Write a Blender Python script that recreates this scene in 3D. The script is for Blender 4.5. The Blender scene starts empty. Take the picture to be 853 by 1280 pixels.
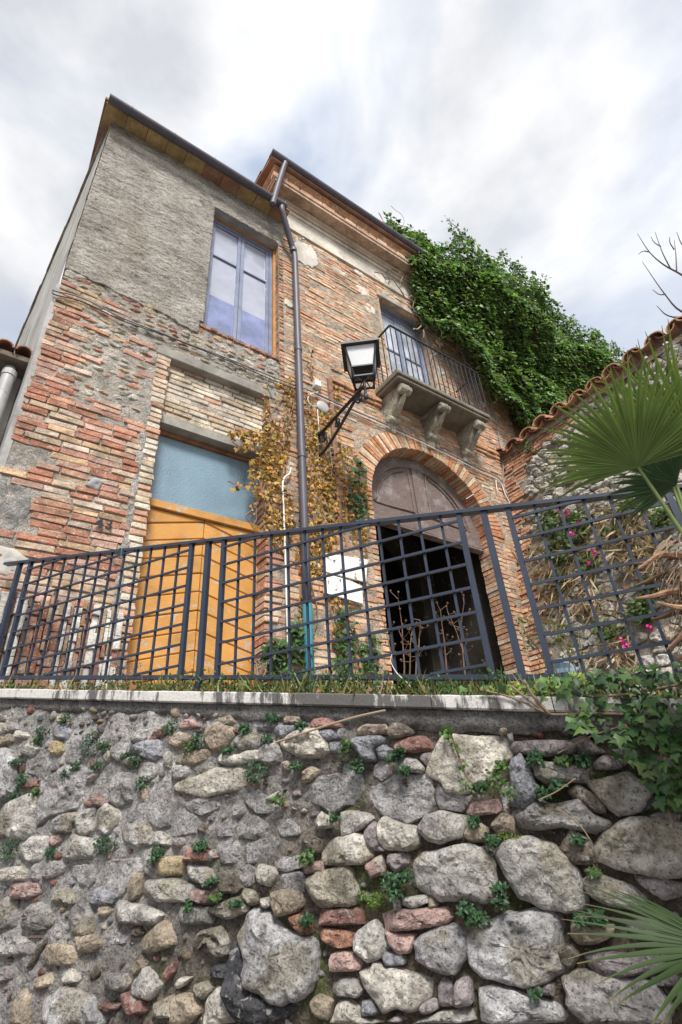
import bpy, math
import numpy as np
from mathutils import Vector, Matrix

# ------------------------------------------------------------------ camera, sky, sun, exposure
EYE = 1.6
FPX, PPX, PPY = 657.547, 426.5, 640.0          # focal length / centre in photo pixels (853 x 1280)
PITCH, ROLL = math.radians(30.6803), math.radians(4.4245)
FWD = np.array([0, math.cos(PITCH), math.sin(PITCH)])
_u0 = np.array([0, -math.sin(PITCH), math.cos(PITCH)]); _r0 = np.array([1., 0, 0])
RGT = math.cos(ROLL) * _r0 - math.sin(ROLL) * _u0
UPV = math.cos(ROLL) * _u0 + math.sin(ROLL) * _r0
EYEV = np.array([0, 0, EYE])
scn = bpy.context.scene
COL = scn.collection
cam = bpy.data.cameras.new('camera'); camo = bpy.data.objects.new('camera', cam); COL.objects.link(camo)
cam.sensor_fit = 'VERTICAL'; cam.sensor_height = 36.0; cam.sensor_width = 24.0
cam.lens = FPX / 1280.0 * 36.0
cam.clip_start = 0.05; cam.clip_end = 3000
camo.matrix_world = Matrix(((RGT[0], UPV[0], -FWD[0], 0), (RGT[1], UPV[1], -FWD[1], 0), (RGT[2], UPV[2], -FWD[2], EYE), (0, 0, 0, 1)))
scn.camera = camo
scn.view_settings.view_transform = 'Standard'; scn.view_settings.look = 'None'
scn.view_settings.exposure = 1.27; scn.view_settings.gamma = 1.0

SUN_AZ, SUN_EL = math.radians(168), math.radians(48)   # compass from +Y clockwise: behind the camera, a little right
w = bpy.data.worlds.new('World'); scn.world = w; w.use_nodes = True
nt = w.node_tree; nt.nodes.clear()
N = nt.nodes.new; L = nt.links.new
out = N('ShaderNodeOutputWorld'); bg = N('ShaderNodeBackground'); bg.inputs['Strength'].default_value = 0.1
sky = N('ShaderNodeTexSky'); sky.sky_type = 'NISHITA'; sky.sun_disc = False
sky.sun_elevation = SUN_EL; sky.sun_rotation = SUN_AZ; sky.air_density = 1.2; sky.dust_density = 1.5
tc = N('ShaderNodeTexCoord'); mp = N('ShaderNodeMapping')
mp.inputs['Location'].default_value = (1.7804, -1.2412, -6.0962); mp.inputs['Scale'].default_value = (1.0, 1.0, 1.7)
n1 = N('ShaderNodeTexNoise'); n1.inputs['Scale'].default_value = 2.1; n1.inputs['Detail'].default_value = 9; n1.inputs['Roughness'].default_value = 0.48; n1.inputs['Distortion'].default_value = 0.4
r1 = N('ShaderNodeValToRGB'); r1.color_ramp.elements[0].position = 0.28; r1.color_ramp.elements[1].position = 0.5
n2 = N('ShaderNodeTexNoise'); n2.inputs['Scale'].default_value = 2.6; n2.inputs['Detail'].default_value = 9; n2.inputs['Roughness'].default_value = 0.5
r2 = N('ShaderNodeValToRGB')
r2.color_ramp.elements[0].position = 0.38; r2.color_ramp.elements[0].color = (2.95, 3.05, 3.25, 1)
r2.color_ramp.elements[1].position = 0.62; r2.color_ramp.elements[1].color = (5.3, 5.25, 5.2, 1)
mx = N('ShaderNodeMix'); mx.data_type = 'RGBA'
skm = N('ShaderNodeMix'); skm.data_type = 'RGBA'; skm.inputs['Factor'].default_value = 0.55; skm.inputs[7].default_value = (1.9, 2.4, 3.2, 1)
L(tc.outputs['Generated'], mp.inputs['Vector']); L(mp.outputs[0], n1.inputs['Vector']); L(mp.outputs[0], n2.inputs['Vector'])
L(n1.outputs['Fac'], r1.inputs['Fac']); L(n2.outputs['Fac'], r2.inputs['Fac'])
L(sky.outputs[0], skm.inputs[6])
L(r1.outputs['Color'], mx.inputs['Factor']); L(skm.outputs[2], mx.inputs[6]); L(r2.outputs['Color'], mx.inputs[7])
L(mx.outputs[2], bg.inputs['Color']); L(bg.outputs[0], out.inputs['Surface'])
sl = bpy.data.lights.new('sun', 'SUN'); slo = bpy.data.objects.new('sun', sl); COL.objects.link(slo)
sl.energy = 2.0; sl.angle = math.radians(14); sl.color = (1.0, 0.96, 0.9)
sd = Vector((math.sin(SUN_AZ) * math.cos(SUN_EL), math.cos(SUN_AZ) * math.cos(SUN_EL), math.sin(SUN_EL)))
slo.rotation_euler = (-sd).to_track_quat('-Z', 'Y').to_euler(); slo.location = (0, -5, 20)

# ------------------------------------------------------------------ helpers
rng = np.random.default_rng(11)
def ray(x, y): return (x - PPX) / FPX * RGT - (y - PPY) / FPX * UPV + FWD
def A(*v): return np.array(v, float)

def _hash(i, j, k, seed):
    h = (i.astype(np.int64) * 374761393 + j.astype(np.int64) * 668265263 + k.astype(np.int64) * 2147483647 + seed * 1274126177) & 0xffffffff
    h = ((h ^ (h >> 13)) * 1274126177) & 0xffffffff
    h = h ^ (h >> 16)
    return (h & 0xffffff) / float(0xffffff)
def vnoise(P, seed=0):
    P = np.asarray(P, float); I = np.floor(P).astype(np.int64); f = P - I; f = f * f * (3 - 2 * f)
    r = 0
    for a in (0, 1):
        for b in (0, 1):
            for c in (0, 1):
                wgt = (f[:, 0] if a else 1 - f[:, 0]) * (f[:, 1] if b else 1 - f[:, 1]) * (f[:, 2] if c else 1 - f[:, 2])
                r = r + wgt * _hash(I[:, 0] + a, I[:, 1] + b, I[:, 2] + c, seed)
    return r * 2 - 1
def fbm(P, octv=4, seed=0, rough=.5):
    P = np.asarray(P, float); r = 0; amp = 1; tot = 0
    for o in range(octv):
        r = r + amp * vnoise(P * 2 ** o, seed + o * 17); tot += amp; amp *= rough
    return r / tot
def n2d(s, z, sc=1., seed=0, octv=3):
    s, z = np.broadcast_arrays(np.atleast_1d(np.asarray(s, float)), np.atleast_1d(np.asarray(z, float)))
    return fbm(np.c_[s * sc, z * sc, np.full(len(s), seed * 7.3)], octv, seed)

class Frame:                              # vertical plane: s along d, z up (above the eye), o out of the plane towards the viewer
    def __init__(self, d, n, c): self.d, self.n, self.c = d, n, c
    def pos(self, s, z, o=0.):
        s, z, o = np.broadcast_arrays(np.asarray(s, float), np.asarray(z, float), np.asarray(o, float))
        P = s[..., None] * self.d + (self.c - o)[..., None] * self.n
        P = P.copy(); P[..., 2] += z + EYE
        return P
    def px(self, x, y, o=0.):             # photo point -> (s, z) on the plane at offset o
        q = ray(x, y); P = q * ((self.c - o) / (q @ self.n)); return float(P @ self.d), float(P[2])
    def ppos(self, x, y, o=0.):
        s, z = self.px(x, y, o); return self.pos(s, z, o)
_fy = math.radians(53.2387); FD = A(math.sin(_fy), math.cos(_fy), 0); FN = A(-FD[1], FD[0], 0)
FA = Frame(FD, FN, 4.6)                  # facade
_wy = math.radians(112.3); WD = A(math.sin(_wy), math.cos(_wy), 0); WN = A(-WD[1], WD[0], 0)
FF = Frame(WD, WN, 2.3593)               # iron railing
FW = Frame(WD, WN, 2.276)                # face of the retaining wall
def atdepth(x, y, Y):                    # point on a photo ray at a given distance along the street axis
    q = ray(x, y); return q * (Y / q[1]) + EYEV
def project(P):
    Q = np.asarray(P) - EYEV; z = Q @ FWD
    return np.stack([PPX + Q @ RGT / z * FPX, PPY - Q @ UPV / z * FPX], -1)

ROOT = {}
def link(o, parent):
    COL.objects.link(o)
    if parent is not None: o.parent = parent
    return o
def mk(name, V, F, mat, parent=None, col=None, smooth=False, kind=None, label=None):
    V = np.asarray(V, float)
    org = ROOT.get(parent.name, A(0, 0, 0)) if parent is not None else A(0, 0, 0)
    V = V - org
    me = bpy.data.meshes.new(name)
    if isinstance(F, np.ndarray):
        n = F.shape[1]; m = F.shape[0]
        me.vertices.add(len(V)); me.vertices.foreach_set('co', V.ravel())
        me.loops.add(m * n); me.loops.foreach_set('vertex_index', F.ravel().astype(np.int32))
        me.polygons.add(m); me.polygons.foreach_set('loop_start', np.arange(0, m * n, n, dtype=np.int32))
        me.update(calc_edges=True)
    else:
        me.from_pydata(V.tolist(), [], F); me.update()
    if smooth:
        me.polygons.foreach_set('use_smooth', np.ones(len(me.polygons), dtype=bool))
        if smooth != True: me.set_sharp_from_angle(angle=math.radians(smooth))
    if col is not None:
        col = np.asarray(col, float)
        if col.ndim == 1: col = np.tile(col, (len(V), 1))
        at = me.color_attributes.new('Col', 'FLOAT_COLOR', 'POINT')
        at.data.foreach_set('color', np.c_[np.clip(col, 0, 1), np.ones(len(V))].ravel())
    me.materials.append(mat)
    o = bpy.data.objects.new(name, me)
    link(o, parent); ROOT[o.name] = org
    if kind: o['kind'] = kind
    if label: o['label'] = label
    return o
def thing(name, label, cat, loc, group=None):
    o = bpy.data.objects.new(name, None); o.empty_display_size = .1; COL.objects.link(o)
    o.location = tuple(loc); ROOT[o.name] = np.asarray(loc, float)
    o['label'] = label; o['category'] = cat
    if group: o['group'] = group
    return o
def tag(o, label, cat, group=None):
    o['label'] = label; o['category'] = cat
    if group: o['group'] = group
    return o
class MB:
    def __init__(self): self.V = []; self.F = []; self.C = []; self.n = 0
    def add(self, V, F, col=(.5, .5, .5)):
        V = np.asarray(V, float); self.V.append(V); self.F += [[i + self.n for i in f] for f in F]
        c = np.asarray(col, float); self.C.append(np.tile(c, (len(V), 1)) if c.ndim == 1 else c); self.n += len(V); return self
    def build(self, name, mat, parent=None, **k):
        return mk(name, np.concatenate(self.V), self.F, mat, parent, col=np.concatenate(self.C), **k)
BOXF = [[0, 1, 2, 3], [7, 6, 5, 4], [0, 4, 5, 1], [1, 5, 6, 2], [2, 6, 7, 3], [3, 7, 4, 0]]
def box(fr, s0, s1, z0, z1, o0, o1):
    return fr.pos([s0, s1, s1, s0, s0, s1, s1, s0], [z0, z0, z1, z1, z0, z0, z1, z1], [o1] * 4 + [o0] * 4), BOXF
def bevbox(fr, s0, s1, z0, z1, o0, o1, b=.006, jit=0., sk=0.):     # box with chamfered front edges; sk = slope dz/ds
    s = [s0 + b, s1 - b, s1 - b, s0 + b, s0, s1, s1, s0, s0, s1, s1, s0]; z = [z0 + b, z0 + b, z1 - b, z1 - b, z0, z0, z1, z1, z0, z0, z1, z1]
    o = [o1] * 4 + [o1 - b] * 4 + [o0] * 4
    s, z, o = A(*s), A(*z), A(*o)
    if jit: s[:8] += rng.normal(0, jit, 8); z[:8] += rng.normal(0, jit * .7, 8); o[:8] += rng.normal(0, jit * .6, 8)
    if sk: z = z + sk * (s - s0)
    return fr.pos(s, z, o), [[0, 1, 2, 3], [0, 4, 5, 1], [1, 5, 6, 2], [2, 6, 7, 3], [3, 7, 4, 0], [4, 8, 9, 5], [5, 9, 10, 6], [6, 10, 11, 7], [7, 11, 8, 4], [8, 11, 10, 9]]
def tube(path, r, n=8, cap=True):
    P = np.asarray(path, float); m = len(P); r = np.full(m, r) if np.isscalar(r) else np.asarray(r, float)
    T = np.gradient(P, axis=0); T /= np.linalg.norm(T, axis=1)[:, None] + 1e-12
    ref = A(0, 0, 1) if abs(T[0][2]) < .9 else A(1, 0, 0)
    X = np.cross(T[0], ref); X /= np.linalg.norm(X); V = []
    for i in range(m):
        X = X - T[i] * (X @ T[i]); X /= np.linalg.norm(X) + 1e-12; Y = np.cross(T[i], X)
        a = np.arange(n) * 2 * np.pi / n
        V.append(P[i] + r[i] * (np.cos(a)[:, None] * X + np.sin(a)[:, None] * Y))
    F = [[i * n + j, i * n + (j + 1) % n, (i + 1) * n + (j + 1) % n, (i + 1) * n + j] for i in range(m - 1) for j in range(n)]
    if cap: F += [list(range(n))[::-1], [(m - 1) * n + j for j in range(n)]]
    return np.concatenate(V), F
def bar(p0, p1, wx, wy, ex):               # rectangular bar from p0 to p1, ex = direction of its wx side
    p0, p1 = np.asarray(p0), np.asarray(p1); t = p1 - p0; t = t / np.linalg.norm(t)
    ex = np.asarray(ex) - t * (np.asarray(ex) @ t); ex = ex / np.linalg.norm(ex); ey = np.cross(t, ex)
    q = [(-1, -1), (1, -1), (1, 1), (-1, 1)]
    V = [p + ex * a * wx / 2 + ey * b * wy / 2 for p in (p0, p1) for a, b in q]
    return np.array(V), BOXF
def smoothpath(pts, k=8):
    P = np.asarray(pts, float); Q = np.vstack([2 * P[0] - P[1], P, 2 * P[-1] - P[-2]]); R = []
    for i in range(1, len(Q) - 2):
        for t in np.linspace(0, 1, k, endpoint=False):
            a, b, c, d = Q[i - 1], Q[i], Q[i + 1], Q[i + 2]
            R.append(.5 * (2 * b + (c - a) * t + (2 * a - 5 * b + 4 * c - d) * t * t + (3 * b - a - 3 * c + d) * t ** 3))
    R.append(P[-1]); return np.array(R)
def inpoly(x, y, poly):
    x = np.asarray(x); y = np.asarray(y); r = np.zeros(x.shape, bool); n = len(poly)
    for i in range(n):
        (x0, y0), (x1, y1) = poly[i], poly[(i + 1) % n]
        if y0 == y1: continue
        c = ((y0 > y) != (y1 > y)) & (x < (x1 - x0) * (y - y0) / (y1 - y0) + x0); r ^= c
    return r
def scatter(tV, tF, pos, nrm, up, scale, col, spread=0.0):
    """copies of a leaf template (x right, y along, z normal) as one vertex/face array"""
    pos = np.asarray(pos); n = len(pos)
    Z = np.asarray(nrm, float); Z = Z / (np.linalg.norm(Z, axis=1)[:, None] + 1e-9)
    Y = np.asarray(up, float); Y = Y - Z * (Y * Z).sum(1)[:, None]; Y = Y / (np.linalg.norm(Y, axis=1)[:, None] + 1e-9)
    X = np.cross(Y, Z)
    sc = np.asarray(scale)[:, None, None]
    V = pos[:, None, :] + sc * (tV[None, :, 0:1] * X[:, None] + tV[None, :, 1:2] * Y[:, None] + tV[None, :, 2:3] * Z[:, None])
    F = (np.asarray(tF)[None] + (np.arange(n) * len(tV))[:, None, None]).reshape(-1, len(tF[0]))
    C = np.repeat(np.asarray(col), len(tV), axis=0)
    return V.reshape(-1, 3), F, C
def catall(parts):
    V = []; F = []; C = []; n = 0
    for v, f, c in parts: V.append(v); F.append(f + n); C.append(c); n += len(v)
    return np.concatenate(V), np.concatenate(F), np.concatenate(C)
# leaf templates, triangles
IVY = (A([0, 0, 0], [.42, -.12, -.06], [.5, .3, -.1], [.24, .42, 0], [0, 1., -.08], [-.24, .42, 0], [-.5, .3, -.1], [-.42, -.12, -.06], [0, .35, .06]),
       np.array([[8, 0, 1], [8, 1, 2], [8, 2, 3], [8, 3, 4], [8, 4, 5], [8, 5, 6], [8, 6, 7], [8, 7, 0]]))
OVAL = (A([0, 0, 0], [.33, .4, -.08], [0, 1, -.1], [-.33, .4, -.08], [0, .45, .05]), np.array([[4, 0, 1], [4, 1, 2], [4, 2, 3], [4, 3, 0]]))
BLADE = (A([-.04, 0, 0], [.04, 0, 0], [.03, .5, .02], [-.03, .5, .02], [0, 1, .12]), np.array([[0, 1, 2], [0, 2, 3], [3, 2, 4]]))
def rdir(n): v = rng.normal(size=(n, 3)); return v / np.linalg.norm(v, axis=1)[:, None]
def jitcol(base, n, amt=.18, hue=.06):
    b = np.asarray(base, float); return np.clip(b * (1 + rng.normal(0, amt, (n, 1))) * (1 + rng.normal(0, hue, (n, 3))), .004, .95)

# ------------------------------------------------------------------ materials
def newmat(name):
    m = bpy.data.materials.new(name); m.use_nodes = True; t = m.node_tree
    return m, t, t.nodes['Principled BSDF']
def nd(t, k, **v):
    x = t.nodes.new(k)
    for a, b in v.items():
        if a in x.inputs: x.inputs[a].default_value = b
        else: setattr(x, a, b)
    return x
def ramp(t, src, stops):
    r = t.nodes.new('ShaderNodeValToRGB'); e = r.color_ramp.elements
    while len(e) < len(stops): e.new(.5)
    for i, (p, c) in enumerate(stops): e[i].position = p; e[i].color = (c, c, c, 1) if np.isscalar(c) else (*c, 1)
    t.links.new(src, r.inputs[0]); return r.outputs[0]
def mixc(t, mode, f, a, b):
    m = t.nodes.new('ShaderNodeMix'); m.data_type = 'RGBA'; m.blend_type = mode
    for s, v in ((m.inputs['Factor'], f), (m.inputs[6], a), (m.inputs[7], b)):
        if hasattr(v, 'links'): t.links.new(v, s)
        elif np.isscalar(v): s.default_value = v
        else: s.default_value = (*v, 1)
    return m.outputs[2]
def obco(t): return nd(t, 'ShaderNodeTexCoord').outputs['Object']
def noise(t, co, sc, det=6, rough=.6, out='Fac', dist=0.):
    n = nd(t, 'ShaderNodeTexNoise', Scale=sc, Detail=det, Roughness=rough, Distortion=dist); t.links.new(co, n.inputs['Vector']); return n.outputs[out]
def masonry(name, fine=60., bump=.5, bdist=.01, spots=None, rough=.9, contrast=.35, dirt=.35, stretch=None, pits=0.):
    m, t, b = newmat(name); co = obco(t)
    if stretch: mpn = nd(t, 'ShaderNodeMapping', Scale=stretch); t.links.new(co, mpn.inputs[0]); co = mpn.outputs[0]
    at = nd(t, 'ShaderNodeAttribute', attribute_name='Col').outputs['Color']
    f1 = noise(t, co, fine, 8, .65); f2 = noise(t, co, fine * .12, 5, .55)
    c = mixc(t, 'MULTIPLY', 1., at, ramp(t, f1, [(.25, 1 - contrast), (.5, 1.), (.78, 1 + contrast)]))
    c = mixc(t, 'MULTIPLY', 1., c, ramp(t, f2, [(.3, 1 - dirt), (.55, 1.), (.8, 1 + dirt * .6)]))
    c = mixc(t, 'MULTIPLY', 1., c, ramp(t, noise(t, co, 1.1, 5, .62), [(.34, .68), (.48, .97), (.7, 1.12)]))
    if spots:
        f3 = noise(t, co, spots[0], 4, .6, dist=.6); c = mixc(t, 'MIX', ramp(t, f3, [(spots[1], 0.), (spots[1] + .08, spots[3])]), c, spots[2])
    if pits:
        f5 = noise(t, co, fine * 1.6, 3, .5); c = mixc(t, 'MULTIPLY', 1., c, ramp(t, f5, [(.32, 1 - pits), (.42, 1.)]))
    t.links.new(c, b.inputs['Base Color']); b.inputs['Roughness'].default_value = rough; b.inputs['Specular IOR Level'].default_value = .2
    bp = nd(t, 'ShaderNodeBump', Strength=bump, Distance=bdist); f4 = noise(t, co, fine * .5, 10, .7)
    t.links.new(f4, bp.inputs['Height'])
    bq = nd(t, 'ShaderNodeBump', Strength=bump * .8, Distance=bdist * 2.2); t.links.new(noise(t, co, fine * .2, 5, .55), bq.inputs['Height']); t.links.new(bq.outputs[0], bp.inputs['Normal']); t.links.new(bp.outputs[0], b.inputs['Normal'])
    return m
M = {}
M['stone'] = masonry('weathered_stone', 55, 1., .03, (24., .58, (.5, .48, .45), .6), contrast=.6, dirt=.5, pits=.6)
M['mortar'] = masonry('rough_mortar', 80, 1., .03, (45., .6, (.45, .43, .4), .5), contrast=.65, dirt=.45, pits=.6)
M['brick'] = masonry('old_brick', 60, .9, .012, (22., .58, (.6, .53, .44), .55), contrast=.4, dirt=.4, pits=.4)
M['plaster'] = masonry('rough_cast_plaster', 30, 1., .07, (16., .6, (.2, .18, .165), .6), contrast=.5, dirt=.3, stretch=(1., 1., 2.2), pits=.5)
M['smooth_plaster'] = masonry('smooth_plaster', 18, .35, .008, (7., .6, (.3, .27, .23), .4), contrast=.2, dirt=.3)
M['concrete'] = masonry('concrete', 60, .5, .006, (9., .62, (.2, .19, .17), .4), contrast=.25, dirt=.25)
M['terracotta'] = masonry('terracotta', 40, .5, .006, (22., .58, (.2, .19, .15), .6), contrast=.35, dirt=.4)
M['bark'] = masonry('bark', 60, .8, .01, None, contrast=.4, dirt=.4)
M['earth'] = masonry('earth', 20, .8, .02, None, contrast=.4, dirt=.4)
def paint(name, color, rough=.45, rustc=(.12, .05, .03), rust=.66, scale=30., metal=0., bump=.15):
    m, t, b = newmat(name); co = obco(t); f = noise(t, co, scale, 7, .65)
    c = mixc(t, 'MIX', ramp(t, f, [(rust, 0.), (rust + .06, .85)]), color, rustc)
    c = mixc(t, 'MULTIPLY', 1., c, ramp(t, noise(t, co, scale * .2, 4), [(.3, .75), (.7, 1.2)]))
    t.links.new(c, b.inputs['Base Color']); b.inputs['Roughness'].default_value = rough; b.inputs['Metallic'].default_value = metal
    bp = nd(t, 'ShaderNodeBump', Strength=bump, Distance=.002); t.links.new(f, bp.inputs['Height']); t.links.new(bp.outputs[0], b.inputs['Normal']); return m
M['iron'] = paint('blue_black_iron_paint', (.02, .03, .056), .38, (.1, .05, .045), .63)
M['dark_iron'] = paint('black_iron', (.022, .024, .03), .5, (.08, .045, .03), .64)
M['gutter'] = paint('brown_gutter_metal', (.085, .078, .1), .5, (.16, .15, .15), .66, 12.)
M['teal'] = paint('teal_pipe_paint', (.03, .18, .24), .45, (.1, .1, .12), .6, 20.)
M['grey_pipe'] = paint('grey_plastic', (.42, .42, .43), .5, (.25, .24, .22), .6, 14.)
M['white_plastic'] = paint('white_plastic', (.72, .72, .7), .45, (.4, .38, .34), .66, 20.)
M['white_board'] = paint('white_board', (.78, .78, .77), .6, (.4, .36, .3), .68, 14.)
M['blue_frame'] = paint('blue_grey_window_paint', (.2, .23, .33), .5, (.3, .3, .36), .62, 26.)
M['bare_wood'] = paint('orange_bare_wood', (.5, .24, .07), .7, (.4, .3, .2), .66, 30.)
M['cable'] = paint('grey_cable', (.22, .22, .23), .5, (.1, .1, .1), .6, 40.)
M['litter'] = paint('blue_plastic', (.35, .5, .68), .35, (.6, .65, .7), .55, 30.)
M['paint_black'] = paint('black_stencil_paint', (.02, .02, .025), .8, (.2, .12, .09), .62, 60.)
# peeling ochre door boards
m, t, b = newmat('peeling_ochre_paint'); co = obco(t)
gp = nd(t, 'ShaderNodeMapping', Scale=(6, 6, 40)); t.links.new(co, gp.inputs[0])
g = noise(t, gp.outputs[0], 2.2, 8, .7); pe = noise(t, co, 9., 9, .68, dist=.5)
c = mixc(t, 'MIX', ramp(t, g, [(.3, 0.), (.75, 1.)]), (.52, .24, .045), (.62, .32, .085))
c = mixc(t, 'MULTIPLY', 1., c, nd(t, 'ShaderNodeAttribute', attribute_name='Col').outputs['Color'])
c = mixc(t, 'MULTIPLY', 1., c, ramp(t, noise(t, co, 2.4, 7, .65), [(.3, .66), (.5, .98), (.7, 1.12)]))
c = mixc(t, 'MIX', ramp(t, pe, [(.585, 0.), (.61, 1.)]), c, (.42, .36, .31))
t.links.new(c, b.inputs['Base Color']); b.inputs['Roughness'].default_value = .6
bp = nd(t, 'ShaderNodeBump', Strength=.4, Distance=.004); t.links.new(ramp(t, pe, [(.58, 1.), (.64, 0.)]), bp.inputs['Height']); t.links.new(bp.outputs[0], b.inputs['Normal']); M['ochre'] = m
# grey purple weathered wood
m, t, b = newmat('weathered_purple_wood'); co = obco(t)
gp = nd(t, 'ShaderNodeMapping', Scale=(5, 5, 30)); t.links.new(co, gp.inputs[0]); g = noise(t, gp.outputs[0], 2.5, 9, .7); pe = noise(t, co, 3.5, 8, .65)
c = mixc(t, 'MIX', ramp(t, g, [(.35, 0.), (.7, 1.)]), (.1, .072, .064), (.23, .18, .165))
c = mixc(t, 'MIX', ramp(t, pe, [(.5, 0.), (.66, .75)]), c, (.33, .3, .29))
t.links.new(c, b.inputs['Base Color']); b.inputs['Roughness'].default_value = .75
bp = nd(t, 'ShaderNodeBump', Strength=.5, Distance=.006); t.links.new(g, bp.inputs['Height']); t.links.new(bp.outputs[0], b.inputs['Normal']); M['old_wood'] = m
# panes
def pane(name, color, rough, bscale=0., bstr=0., spec=.6, dirt=.2):
    m, t, b = newmat(name); co = obco(t)
    c = mixc(t, 'MULTIPLY', 1., color, ramp(t, noise(t, co, 3., 6, .6), [(.3, 1 - dirt), (.7, 1 + dirt)]))
    t.links.new(c, b.inputs['Base Color']); b.inputs['Roughness'].default_value = rough; b.inputs['Specular IOR Level'].default_value = spec
    if bscale:
        v = nd(t, 'ShaderNodeTexVoronoi', Scale=bscale); t.links.new(co, v.inputs['Vector'])
        bp = nd(t, 'ShaderNodeBump', Strength=bstr, Distance=.004); t.links.new(v.outputs['Distance'], bp.inputs['Height']); t.links.new(bp.outputs[0], b.inputs['Normal'])
    return m
M['curtained_glass'] = pane('glass_over_pale_curtain', (.37, .39, .48), .05, spec=.8, dirt=.12)
M['film_glass'] = pane('glass_painted_blue', (.2, .24, .42), .25, spec=.6, dirt=.35)
M['frost_glass'] = pane('frosted_blue_glass', (.17, .26, .33), .32, 55., .7, .6, .12)
M['sky_painted_glass'] = pane('glass_painted_reflection', (.42, .46, .54), .04, spec=1., dirt=.45)  # pale base colour stands in for the bright sky reflection
M['lamp_glass'] = pane('frosted_lamp_glass', (.6, .62, .64), .35, 90., .2, .6, .08)
# travertine coping with black drip stains
m, t, b = newmat('stained_travertine'); co = obco(t)
mp2 = nd(t, 'ShaderNodeMapping', Scale=(1, 1, .22)); t.links.new(co, mp2.inputs[0])
st = noise(t, mp2.outputs[0], 17., 9, .72); fine = noise(t, co, 110., 6, .7); big = noise(t, co, 1.3, 3, .5)
c = mixc(t, 'MULTIPLY', 1., (.56, .54, .52), ramp(t, fine, [(.3, .55), (.5, 1.), (.8, 1.2)]))
mm = nd(t, 'ShaderNodeMath', operation='ADD'); t.links.new(st, mm.inputs[0]); mm2 = nd(t, 'ShaderNodeMath', operation='MULTIPLY'); t.links.new(big, mm2.inputs[0]); mm2.inputs[1].default_value = .95
t.links.new(mm2.outputs[0], mm.inputs[1])
c = mixc(t, 'MIX', ramp(t, mm.outputs[0], [(.9, 0.), (.99, .88)]), c, (.04, .037, .036))
t.links.new(c, b.inputs['Base Color']); b.inputs['Roughness'].default_value = .85
bp = nd(t, 'ShaderNodeBump', Strength=.6, Distance=.006); t.links.new(fine, bp.inputs['Height']); t.links.new(bp.outputs[0], b.inputs['Normal']); M['travertine'] = m
def leafmat(name, rough=.45, trans=.25, spec=.35):
    m, t, b = newmat(name); at = nd(t, 'ShaderNodeAttribute', attribute_name='Col').outputs['Color']
    t.links.new(at, b.inputs['Base Color']); b.inputs['Roughness'].default_value = rough; b.inputs['Specular IOR Level'].default_value = spec
    tr = nd(t, 'ShaderNodeBsdfTranslucent'); mxs = nd(t, 'ShaderNodeMixShader', Fac=trans)
    t.links.new(mixc(t, 'MULTIPLY', 1., at, (1.3, 1.4, .7)), tr.inputs[0]); t.links.new(b.outputs[0], mxs.inputs[1]); t.links.new(tr.outputs[0], mxs.inputs[2])
    t.links.new(mxs.outputs[0], t.nodes['Material Output'].inputs['Surface']); return m
M['leaf'] = leafmat('green_leaf'); M['dry_leaf'] = leafmat('dry_leaf', .8, .2, .1); M['palm_leaf'] = leafmat('palm_leaf', .55, .22, .22)
m, t, b = newmat('twig'); t.links.new(nd(t, 'ShaderNodeAttribute', attribute_name='Col').outputs['Color'], b.inputs['Base Color']); b.inputs['Roughness'].default_value = .85; M['twig'] = m

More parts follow.
